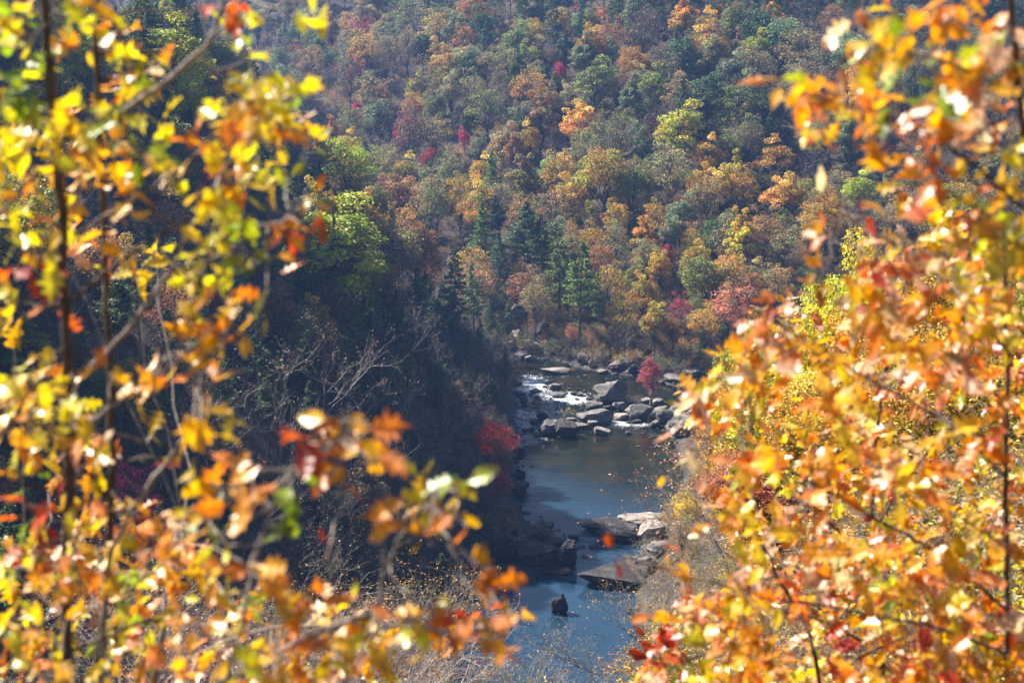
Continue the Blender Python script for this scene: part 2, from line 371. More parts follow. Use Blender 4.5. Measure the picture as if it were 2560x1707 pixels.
# ================================================================== BOULDERS
import bmesh
def rock_mesh(seed, sx, sy, sz, flat=.5, sub=4, m=None):
    r = np.random.default_rng(seed); bm = bmesh.new(); bmesh.ops.create_icosphere(bm, subdivisions=sub, radius=1.0)
    v = np.array([q.co[:] for q in bm.verts]); v = v * (1 + .16 * np.array([noise.fractal(Vector(q) * 1.1 + Vector((seed % 97, seed % 31, 3)), 1.0, 2.0, 3) for q in v])[:, None]) * (1 + r.normal(size=3) * .06)
    for k in range(10):
        n = unit(r.normal(size=3) * np.array([1, 1, .7])); off = r.uniform(.5, .85)
        if k == 0: n = unit(np.array([r.normal() * .3, -.2 + r.normal() * .2, 1.0])); off = flat + .12
        d = v @ n - off; v = v - np.maximum(d, 0)[:, None] * n * .95
    off = Vector(r.uniform(-50, 50, 3))
    out = np.empty_like(v)
    S = np.array([sx, sy, sz]) / np.abs(v).max(axis=0)
    sc_ = max(sx, sy)
    for a, q in enumerate(v):
        P = Vector(q * S)
        n = noise.fractal(P * (1.3 / sc_) + off, .9, 2.1, 4); st = noise.noise(Vector((off.x, off.y, P.z * 2.2 / max(sz, .5) + P.x * .25 / sc_)))
        out[a] = q * S * (1 + .15 * n + .05 * noise.noise(P * (6.0 / sc_) + off)) + np.array(q) * st * .05 * sc_ * (1 - abs(q[2]))
    for q, o in zip(bm.verts, out): q.co = o
    me = bpy.data.meshes.new('rock'); bm.to_mesh(me); bm.free(); me.materials.append(m or ROCK)
    me.polygons.foreach_set('use_smooth', np.full(len(me.polygons), False) if sub < 4 else np.full(len(me.polygons), True))
    try: me.set_sharp_from_angle(angle=math.radians(28))
    except Exception: pass
    return me
def rock(px, py, w, h, label, name='boulder', m=None, flat=.5, group=None, rz=None, deep=.75, tilt=0, z0=None, cat='boulder'):
    """px: middle, py: its foot in the photograph, w and h in photograph pixels"""
    X, Y = on_water(px, py); 
    if z0 is not None: X, Y = on_water(px, py, z0)
    zg = max(0.0, gz(X, Y)) if z0 is None else z0
    if z0 is None and zg > .5:
        X, Y = stand(px, py, 0.0, 150); zg = gz(X, Y)
    s = (Y * cp + (CAM_H - zg) * sp) / F
    W = w * s; D = W * deep; ang = math.atan2(CAM_H - zg, Y)
    H = max((h * s - D * math.sin(ang) * .75) / math.cos(ang), .28 * h * s, .25)
    hz_ = H / (1 + flat) * 1.15
    me = rock_mesh(hash((px, py)) % 100000, W / 2, D / 2, hz_, flat, 5 if w > 60 else 4, m)
    o = new_obj(name, me); o.location = (X, Y + D * .42, zg + H - hz_ * flat * 1.0)
    o.rotation_euler = (0, tilt, 0 if rz is None else rz)
    tag(o, label, cat, group); return o
R1 = 'boulders in the rapids'; R2 = 'rocks at the chute'; R3 = 'rocks along the banks'
rock(1528,1020,92,62,'largest grey block of the rapids, square and steep-fronted, beside the red sapling', flat=.62, group=R1)
rock(1487,1066,104,44,'long rounded dark boulder in front of the grey block, pale stone at its foot', flat=.6, group=R1)
rock(1606,1052,78,44,'rounded egg-shaped boulder just below the small red maple', flat=.7, group=R1, rz=.2)
rock(1414,1096,66,40,'dark mossy boulder with a sloping top at the head of the pool', flat=.5, m=ROCK_DARK, group=R1)
rock(1374,1092,52,40,'grey boulder leaning against the left of the mossy one', group=R1)
rock(1486,1026,44,24,'low slab wedged left of the largest grey block', group=R1, flat=.4)
rock(1519,1038,30,24,'small round stone between the two biggest boulders', group=R1, m=ROCK_DARK)
rock(1554,1033,46,28,'cracked flat-topped boulder between the grey block and the egg-shaped one', group=R1)
rock(1571,1020,32,22,'small stone standing behind the egg-shaped boulder', group=R1)
rock(1502,1090,52,20,'flat pale slab lying alone in the calm pool', group=R1, m=ROCK_PALE, flat=.35, deep=.6)
rock(1570,1086,18,8,'tiny stone just breaking the pool surface', group=R1)
rock(1480,1068,34,18,'pale tan stone at the foot of the long dark boulder', group=R1, m=ROCK_PALE)
rock(1555,1052,44,18,'tan boulder awash beside the white chute', group=R1, m=ROCK_PALE, flat=.4)
rock(1593,1060,34,12,'low wet stone in the white chute', group=R1, m=ROCK_DARK, flat=.4)
rock(1386,975,40,18,'small dark boulder in the upper rapids', group=R1)
rock(1382,936,82,17,'long flat pale slab in the upstream pool', group=R1, m=ROCK_PALE, flat=.3, deep=.55)
rock(1400,996,48,14,'long low stone lying across the rapids current', group=R1, flat=.4, rz=.2)
rock(1341,984,38,12,'low sloping slab under the main white fall', group=R1, flat=.35)
rock(1341,998,22,9,'pointed dark stone amid the foam', group=R1, m=ROCK_DARK)
rock(1291,992,34,13,'dark stone at the left edge of the foam', group=R1, m=ROCK_DARK)
rock(1307,1012,26,18,'upright dark stone beside the left bank rapids', group=R1, m=ROCK_DARK)
rock(1356,1050,32,22,'dark rounded stone below the yellow sapling, left of it', group=R1, m=ROCK_DARK)
rock(1336,1060,26,12,'low dark stone in the riffle left of the mossy boulder', group=R1, m=ROCK_DARK)
rock(1378,1058,40,16,'grassy stone under the yellow sapling', group=R1, m=ROCK_DARK)
rock(1428,1062,44,20,'stone under the right side of the yellow sapling', group=R1)
rock(1442,1076,60,18,'brown ledge joining the mossy and long dark boulders', group=R1, flat=.35)
rock(1655,1044,46,26,'jumbled grey stone right of the egg-shaped boulder', group=R1)
rock(1668,1062,60,36,'angular slab with a split top at the pool edge', group=R1, flat=.45, tilt=.12)
rock(1638,1070,26,18,'grey cube-like stone beside the end of the white chute', group=R1)
rock(1646,1018,40,18,'flat stone behind the egg-shaped boulder, at its right', group=R1, flat=.4, m=ROCK_PALE)
rock(1622,1008,40,14,'pale flat stone at the root of the small red maple', group=R1, flat=.4, m=ROCK_PALE)
rock(1688,1040,40,28,'dark stone under the leaning foreground leaves', group=R1)
rock(1712,1096,88,56,'great pale slab sloping into the pool on its right side', group=R1, m=ROCK_PALE, flat=.5, tilt=-.25)
rock(1745,1052,60,30,'pale ledge reaching out from the right bank', group=R1, m=ROCK_PALE, flat=.4)
rock(1676,1080,26,14,'small dark stone at the tip of the great pale slab', group=R1, m=ROCK_DARK)
for x, y, w_, h_, c, lab in [(1410,985,20,7,'d','small dark stone just above the long low stone in foam'),(1425,975,16,6,'d','tiny dark stone upstream of the jumble left of the grey block'),
        (1437,988,24,9,'b','brown stone in the jumble left of the largest grey block'),(1450,992,22,8,'d','dark stone touching the low slab beside the grey block'),(1462,982,14,6,'d','tiny dark stone at the back corner of the grey block'),
        (1362,970,16,6,'d','tiny dark stone where the main white fall begins'),(1372,962,20,6,'b','brown stone at the lip of the upstream pool'),(1426,966,14,5,'b','tiny brown stone at the upstream lip, nearest the flat pale slab'),
        (1446,975,12,5,'d','tiniest dark stone between the upper rapids and grey block'),(1395,1008,16,5,'d','thin dark stone under the long low stone in the current'),(1470,1000,18,8,'g','small grey stone hugging the left face of the grey block'),
        (1330,1076,20,8,'d','dark stone in the blue riffle above the mossy boulder'),(1342,1092,22,8,'d','dark stone at the lower left corner of the rapids'),(1352,1080,18,9,'d','small dark stone leaning on the boulder left of the mossy one'),
        (1310,1078,20,7,'b','brown stone near the left bank, above the calm pool'),(1460,1015,18,9,'g','small grey stone in white water left of the low wedged slab')]:
    rock(x, y, w_, h_, lab, 'river_stone', ROCK_DARK if c != 'g' else ROCK, group='small stones awash in the rapids', cat='stone')
# banks upstream
rock(1289,868,34,34,'pale boulder at the far end of the river, left under the pines', group=R3, m=ROCK_PALE)
rock(1268,880,44,24,'pinkish slab on the far left bank beside the pines', group=R3, m=ROCK_PALE, flat=.4)
rock(1331,882,48,24,'tilted pale ledge at the far waterline', group=R3, m=ROCK_PALE, flat=.4, tilt=.2)
rock(1302,900,40,16,'low tan stones where the far pool begins', group=R3, flat=.4)
rock(1322,904,26,14,'small tan boulder at the far waterline', group=R3, m=ROCK_PALE)
rock(1292,838,44,70,'tall bluish rock face standing behind the pine trunks', 'rock_face', group=R3, flat=.75, deep=.6, cat='cliff')
rock(1355,852,48,40,'dark square boulder on the far bank below the pines', group=R3, m=ROCK_DARK, flat=.7)
rock(1388,880,42,28,'rounded boulder half hidden in far bank brush', group=R3)
rock(1462,918,36,26,'striped slab rising at the far waterline', group=R3, flat=.5, tilt=.25)
rock(1480,924,18,20,'small upright tan stone on the far waterline', group=R3, m=ROCK_PALE, flat=.7)
rock(1553,934,70,24,'long sloping slab on the far bank left of the red maple', group=R3, flat=.4, tilt=-.12)
rock(1506,936,34,12,'pale flat stone at the toe of the sloping slab', group=R3, m=ROCK_PALE, flat=.35)
rock(1590,938,40,18,'dark overhung stone right of the sloping slab', group=R3, m=ROCK_DARK)
rock(1690,962,80,22,'broken ledge across the pool from the small red maple', group=R3, flat=.4)
rock(1735,950,60,26,'grey bank ledge half hidden by foreground leaves', group=R3, flat=.4)
rock(1266,960,30,22,'pale boulder on the left bank at the head of the rapids', group=R3, m=ROCK_PALE)
rock(1288,968,44,16,'dark shelf along the left bank under the pale boulder', group=R3, m=ROCK_DARK, flat=.4)
rock(1304,1132,22,8,'low dark stone jutting from the left bank into the pool', group=R3, m=ROCK_DARK)
rock(1290,1165,50,44,'dark bank ledge under the bright red maple', group=R3, m=ROCK_DARK)
# the chute
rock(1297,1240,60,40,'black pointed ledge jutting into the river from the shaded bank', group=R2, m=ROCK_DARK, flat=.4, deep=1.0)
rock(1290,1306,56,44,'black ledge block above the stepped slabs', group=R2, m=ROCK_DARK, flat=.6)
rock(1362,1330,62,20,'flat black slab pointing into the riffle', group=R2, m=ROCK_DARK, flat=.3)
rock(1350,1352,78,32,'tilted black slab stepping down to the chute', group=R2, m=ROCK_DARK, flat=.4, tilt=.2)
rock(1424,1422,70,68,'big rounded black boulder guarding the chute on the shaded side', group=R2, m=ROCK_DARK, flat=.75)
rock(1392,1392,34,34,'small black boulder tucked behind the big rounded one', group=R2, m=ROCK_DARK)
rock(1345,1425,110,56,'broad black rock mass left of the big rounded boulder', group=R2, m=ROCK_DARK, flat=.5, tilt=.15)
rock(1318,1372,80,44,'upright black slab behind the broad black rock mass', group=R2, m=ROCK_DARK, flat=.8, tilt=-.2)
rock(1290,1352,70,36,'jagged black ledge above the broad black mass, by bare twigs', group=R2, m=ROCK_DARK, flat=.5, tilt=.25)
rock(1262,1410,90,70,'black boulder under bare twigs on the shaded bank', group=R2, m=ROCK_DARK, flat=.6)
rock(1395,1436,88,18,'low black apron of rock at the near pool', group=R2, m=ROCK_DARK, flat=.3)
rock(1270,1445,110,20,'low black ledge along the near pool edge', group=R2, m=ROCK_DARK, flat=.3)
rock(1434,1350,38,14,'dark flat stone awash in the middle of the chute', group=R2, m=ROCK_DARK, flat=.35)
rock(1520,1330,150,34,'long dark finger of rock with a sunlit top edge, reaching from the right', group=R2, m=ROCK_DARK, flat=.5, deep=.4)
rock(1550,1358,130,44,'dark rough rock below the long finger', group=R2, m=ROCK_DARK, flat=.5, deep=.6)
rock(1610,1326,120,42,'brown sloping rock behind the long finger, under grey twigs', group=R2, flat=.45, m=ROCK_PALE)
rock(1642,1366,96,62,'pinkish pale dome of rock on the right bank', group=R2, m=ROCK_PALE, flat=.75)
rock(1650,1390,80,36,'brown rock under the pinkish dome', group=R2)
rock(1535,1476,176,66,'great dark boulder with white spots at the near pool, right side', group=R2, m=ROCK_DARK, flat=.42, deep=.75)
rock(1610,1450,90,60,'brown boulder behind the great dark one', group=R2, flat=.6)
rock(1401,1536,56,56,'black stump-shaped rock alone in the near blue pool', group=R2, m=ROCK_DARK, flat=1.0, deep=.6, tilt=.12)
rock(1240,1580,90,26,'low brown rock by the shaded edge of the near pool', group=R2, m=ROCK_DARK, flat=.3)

def loose_stones():
    r = np.random.default_rng(77); V, Fc = [], []; n0 = 0
    bm = bmesh.new(); bmesh.ops.create_icosphere(bm, subdivisions=2, radius=1.0); bv = np.array([q.co[:] for q in bm.verts]); bf = np.array([[q.index for q in f.verts] for f in bm.faces]); bm.free()
    E = [(RIVER[i], RIVER[(i + 1) % len(RIVER)]) for i in range(len(RIVER))]
    L = np.array([np.linalg.norm(b - a) for a, b in E]); c = 0
    spots = []
    for _ in range(620):
        a, b = E[r.choice(len(E), p=L / L.sum())]; t = r.random(); p = a + (b - a) * t + r.normal(size=2) * 1.3
        if p[1] > 190 and p[0] < 75: spots.append((p[0], p[1], r.uniform(.15, .75) ** 1.3))
    for _ in range(170):
        px, py = r.uniform(1300, 1680), 0; py = 1000 + (px - 1300) * .14 + r.normal() * 38; x, y = on_water(px, py); spots.append((x, y, r.uniform(.12, .5)))
    for x, y, s_ in spots:
        v = bv.copy()
        for k in range(5):
            n = unit(r.normal(size=3)); d = v @ n - r.uniform(.45, .8); v = v - np.maximum(d, 0)[:, None] * n
        v = v * (1 + r.normal(size=(len(v), 1)) * .05) * np.array([s_ * r.uniform(.8, 1.6), s_ * r.uniform(.7, 1.2), s_ * r.uniform(.35, .7)])
        a = r.uniform(0, 6.28); R = np.array([[math.cos(a), -math.sin(a), 0], [math.sin(a), math.cos(a), 0], [0, 0, 1]])
        V.append(v @ R.T + np.array([x, y, max(gz(x, y), -.02) + s_ * .12])); Fc.append(bf + n0); n0 += len(v)
    o = new_obj('loose_stones', mesh_np('loose_stones', np.concatenate(V), [np.concatenate(Fc)], [ROCK])); tag(o, 'loose small stones strewn along the waterline and in the shallows', None, None, 'stuff')
loose_stones()
# ================================================================== TREE KINDS
def crown_variation(r, n, amp=.42):
    g = 1 + r.normal(size=(n, 1)) * amp
    return np.clip(g * (1 + r.normal(size=(n, 3)) * amp * np.array([.22, .16, .3])), .3, 2.0)
def rep4(t): return np.repeat(t, 4, axis=0)
def curve(a, b, sag, r, n=5, j=.12):
    t = np.linspace(0, 1, n)[:, None]; a = np.asarray(a, float); b = np.asarray(b, float)
    p = a * (1 - t) + b * t; L = np.linalg.norm(b - a)
    p = p + np.array([0, 0, sag * L]) * (t * (1 - t) * 4); p[1:-1] += r.normal(size=(n - 2, 3)) * L * j * .5
    return p
def broadleaf(seed, H=18., R=6., base=.3, lumps=34, per=95, size=.42, sparse=1.0, limbs=True, pointed=0.0):
    r = np.random.default_rng(seed); T = Tubes()
    top = np.array([r.normal() * .5, r.normal() * .5, H * .86])
    tr = curve((0, 0, -.6), top, 0, r, 7, .03); T.add(tr, np.linspace(.36, .08, 7) * H / 18, 6)
    C, Rr = [], []
    zc = H * (base + 1) / 2; hz_ = H * (1 - base) / 2
    for k in range(lumps):
        for _ in range(30):
            d = unit(r.normal(size=3)); d[2] = abs(d[2]) * .9 - .35 if r.random() < .8 else d[2]
            q = r.uniform(.6, .92)
            w_ = R * (1 - pointed * max(0, d[2])) * (0.7 + .45 * r.random())
            c = np.array([d[0] * w_ * q, d[1] * w_ * q, zc + d[2] * hz_ * q * 1.1])
            rr = r.uniform(.11, .25) * R * (1.15 - .3 * pointed)
            if all(np.linalg.norm(c - o) > (rr + p) * .5 for o, p in zip(C, Rr)): break
        C.append(c); Rr.append(rr)
    V, Fq, Tn = [], [], []; n0 = 0
    for c, rr in zip(C, Rr):
        if limbs:
            a = tr[min(6, max(1, int((c[2] / H - .22) * 7)))]
            T.add(curve(a, c, .08, r, 5), np.linspace(.09, .02, 5) * H / 18, 3)
        m = int(per * (rr / (.2 * R)) ** 2 * sparse)
        d = unit(r.normal(size=(m, 3)) + np.array([0, 0, .35])); q = r.uniform(.45, 1.05, (m, 1)) ** .6
        # break each lump into a few sprays so its outline is ragged
        sp_ = unit(r.normal(size=(9, 3)) + np.array([0, 0, .25])); best = (d @ sp_.T).max(axis=1, keepdims=True)
        q = q * (.55 + .75 * np.clip((best - .35) / .6, 0, 1))
        pos = c + d * q * rr * np.array([1.15, 1.15, .85])
        nrm = d + r.normal(size=(m, 3)) * .8 + np.array([0, 0, .3])
        v, f = leaf_quads(pos, nrm, size * r.uniform(.6, 1.25, m), size * r.uniform(.45, .8, m), r)
        tn = crown_variation(r, m) * (1 + r.normal() * .2) * np.array([1 + r.normal() * .12, 1 + r.normal() * .12, 1])
        V.append(v); Fq.append(f + n0); n0 += len(v); Tn.append(rep4(tn))
    return T.arrays(), (np.concatenate(V), np.concatenate(Fq), np.concatenate(Tn))
def conifer(seed, H=22., R=4.2, base=.28, whorls=26, size=.55, droop=-.12, ragged=.3):
    r = np.random.default_rng(seed); T = Tubes(); lean = r.normal(size=2) * .5
    tr = np.array([[lean[0] * t * t, lean[1] * t * t, -.6 + (H + .6) * t] for t in np.linspace(0, 1, 8)])
    T.add(tr, np.linspace(.3, .03, 8) * H / 22, 6)
    P, Nn, Ls = [], [], []
    for k in range(whorls):
        t = base + (1 - base) * (k / whorls) ** .9; z = H * t
        rad = R * min(1, (1 - t) / (1 - base) * 1.5 + .06) * (.55 + .45 * math.sin(min(1, (t - base) * 5 + .35) * 1.57))
        for b in range(r.integers(3, 6)):
            a = r.uniform(0, 6.28); L = rad * r.uniform(1 - ragged * 1.6, 1.1)
            if L < .3: L = .3
            o = np.array([lean[0] * t * t, lean[1] * t * t, z]); e = o + np.array([math.cos(a) * L, math.sin(a) * L, L * (droop + r.normal() * .12 + .35 * t)])
            c = curve(o, e, .07, r, 4, .05); T.add(c, np.linspace(.05, .012, 4), 3)
            m = int(10 + 22 * L); s = r.uniform(.25, 1.05, m) ** .8
            p = o + (e - o) * s[:, None]; side = np.array([-math.sin(a), math.cos(a), 0])
            p = p + side * (r.normal(size=m) * .2 * L * (1.1 - s * .6))[:, None] + np.array([0, 0, 1]) * (r.normal(size=m) * .14)[:, None]
            P.append(p); Nn.append(np.array([0, 0, 1]) + r.normal(size=(m, 3)) * .5); Ls.append(np.full(m, size))
    P = np.concatenate(P); Nn = np.concatenate(Nn); Ls = np.concatenate(Ls) * r.uniform(.6, 1.3, len(P))
    v, f = leaf_quads(P, Nn, Ls, Ls * .38, r)
    return T.arrays(), (v, f, rep4(crown_variation(r, len(P), .32)))
def bare(seed, H=15., spread=.55, levels=5, leaves=0, size=.25, thick=1.0, r0=.16, split=(2, 4), lsize_j=1.0):
    r = np.random.default_rng(seed); T = Tubes(); tips = []
    def grow(p, d, L, rad, lv):
        n = 4; pts = [p]; q = p.copy(); dd = d.copy()
        for _ in range(n - 1):
            dd = unit(dd + r.normal(size=3) * .16 + np.array([0, 0, .04])); q = q + dd * L / (n - 1); pts.append(q)
        T.add(np.array(pts), np.linspace(rad, rad * .62, n), 5 if lv == 0 else 3)
        if lv >= levels: tips.append(q); return
        for k in range(r.integers(*split) + (1 if lv in (1, 2) else 0)):
            s = pts[-1] if k == 0 else pts[r.integers(1, n)]
            nd = unit(dd + r.normal(size=3) * spread * np.array([1, 1, .7]) + np.array([0, 0, .1]))
            grow(s.copy() if hasattr(s, 'copy') else s, nd, L * r.uniform(.58, .85), rad * (.62 if k == 0 else .5), lv + 1)
    grow(np.array([0, 0, -.5]), unit(np.array([r.normal() * .08, r.normal() * .08, 1.])), H * .34, r0 * thick, 0)
    V = T.arrays(); tips = np.array(tips); leafs = None
    if leaves:
        c = tips[r.integers(0, len(tips), leaves)] + r.normal(size=(leaves, 3)) * .16 * H / 15
        v, f = leaf_quads(c, r.normal(size=(leaves, 3)) + np.array([0, 0, .4]), size * r.uniform(.6, 1.3, leaves), size * r.uniform(.4, .8, leaves), r)
        leafs = (v, f, rep4(crown_variation(r, leaves, .35)))
    return V, leafs

KINDS = {}
def kind(key, gen, bark):
    """a tree kind: trunk mesh, crown mesh and one joined mesh for the far mass"""
    (tv, tf), lf = gen
    d = {'h': float(tv[:, 2].max() if lf is None else max(tv[:, 2].max(), lf[0][:, 2].max()))}
    d['trunk'] = mesh_np(key + '_trunk', tv, [tf], [bark], True)
    if lf is not None:
        d['crown'] = mesh_np(key + '_crown', lf[0], [lf[1]], [LEAF_O], False, lf[2])
        v, f, t, m = join([(tv, tf, None, 0), (lf[0], lf[1], lf[2], 1)])
        d['all'] = mesh_np(key + '_all', v, f, [bark, LEAF_I], False, t, m)
    else: d['all'] = mesh_np(key + '_all', tv, [tf], [bark], False)
    KINDS[key] = d
BROAD = []; CON = []; BARE = []; THIN = []
for k in range(4): kind('broadleaf%d' % k, broadleaf(10 + k, 18, 4.5 + .5 * (k % 3), .18 + .04 * k, 46 + 4 * k, 130, .40), BARK); BROAD.append('broadleaf%d' % k)
for k in range(2): kind('upright%d' % k, broadleaf(30 + k, 18, 3.6, .15, 44, 210, .36, pointed=.5), BARK); BROAD.append('upright%d' % k)
for k in range(3): kind('thinning%d' % k, broadleaf(20 + k, 17, 4.6, .2, 44, 62, .34), DARK_TWIG); THIN.append('thinning%d' % k)
for k in range(3): kind('conifer%d' % k, conifer(40 + k, 22, 3.6 + .4 * k, [.38, .25, .5][k], 24, .6, [-.1, -.2, .05][k], .35), BARK); CON.append('conifer%d' % k)
for k in range(3): kind('bare%d' % k, bare(50 + k, 15, .5, 5, 260 if k else 120, .26, 1.0, .17), PALE_BARK); BARE.append('bare%d' % k)
for k in range(3): kind('brush%d' % k, bare(60 + k, 6, .6, 4, 420, .2, 1.0, .06, (3, 5)), PALE_BARK)
for k in range(2): kind('near_tree%d' % k, broadleaf(70 + k, 12, 4.0, .38, 64, 560, .155), BARK)
for k in range(3): kind('greybare%d' % k, bare(55 + k, 15, .5, 5, 220, .26, 1.0, .17), DARK_TWIG)
for k in range(3): kind('near_twigs%d' % k, bare(80 + k, 9, .5, 5, [420, 700, 130][k], .11, 1, .07, (3, 4)), PALE_BARK)
kind('maple_small', broadleaf(90, 9, 2.1, .14, 90, 120, .19, pointed=.75, sparse=.8), PALE_BARK)
kind('maple_spread', broadleaf(91, 9, 3.6, .12, 40, 95, .22), PALE_BARK)
kind('sapling_open', bare(92, 6, .5, 4, 170, .3, 1, .05, (2, 4)), BARK)

# colour palette: base colours of autumn crowns
PAL = {
 'olive green': (0.20, 0.21, 0.04), 'deep green': (0.075, 0.13, 0.035), 'grey green': (0.21, 0.25, 0.12), 'yellow green': (0.40, 0.37, 0.025),
 'golden': (0.50, 0.32, 0.035), 'yellow': (0.62, 0.46, 0.04), 'orange': (0.54, 0.31, 0.05), 'rust': (0.36, 0.18, 0.06), 'salmon': (0.60, 0.24, 0.13),
 'crimson': (0.42, 0.035, 0.06), 'scarlet': (0.75, 0.06, 0.035), 'magenta': (0.6, 0.04, 0.16), 'tan': (0.33, 0.27, 0.11), 'brown': (0.19, 0.14, 0.075),
 'pine green': (0.06, 0.115, 0.04), 'bright pine green': (0.15, 0.24, 0.05), 'grey': (0.2, 0.13, 0.10)}
TREES = []     # every tree of the slopes: dicts sorted out below
def stop(px, py, w, h, colour, kinds, label=None, up=.66, y0=120., nm=None):
    """a tree whose crown middle stands at px,py in the photograph; h metres high; w crown width scale"""
    if px < 1100 and 330 < py < 720 and kinds[0] in 'bt': h *= 1.3
    for _ in range(2):
        X, Y = stand(px, py, h * up, y0)
    TREES.append(dict(x=X, y=Y, z=gz(X, Y), h=h, w=w, c=colour, k=kinds, label=label, named=True, nm=nm))
B_, C_, D_, T_ = 'broadleaf', 'conifer', 'bare', 'thinning'
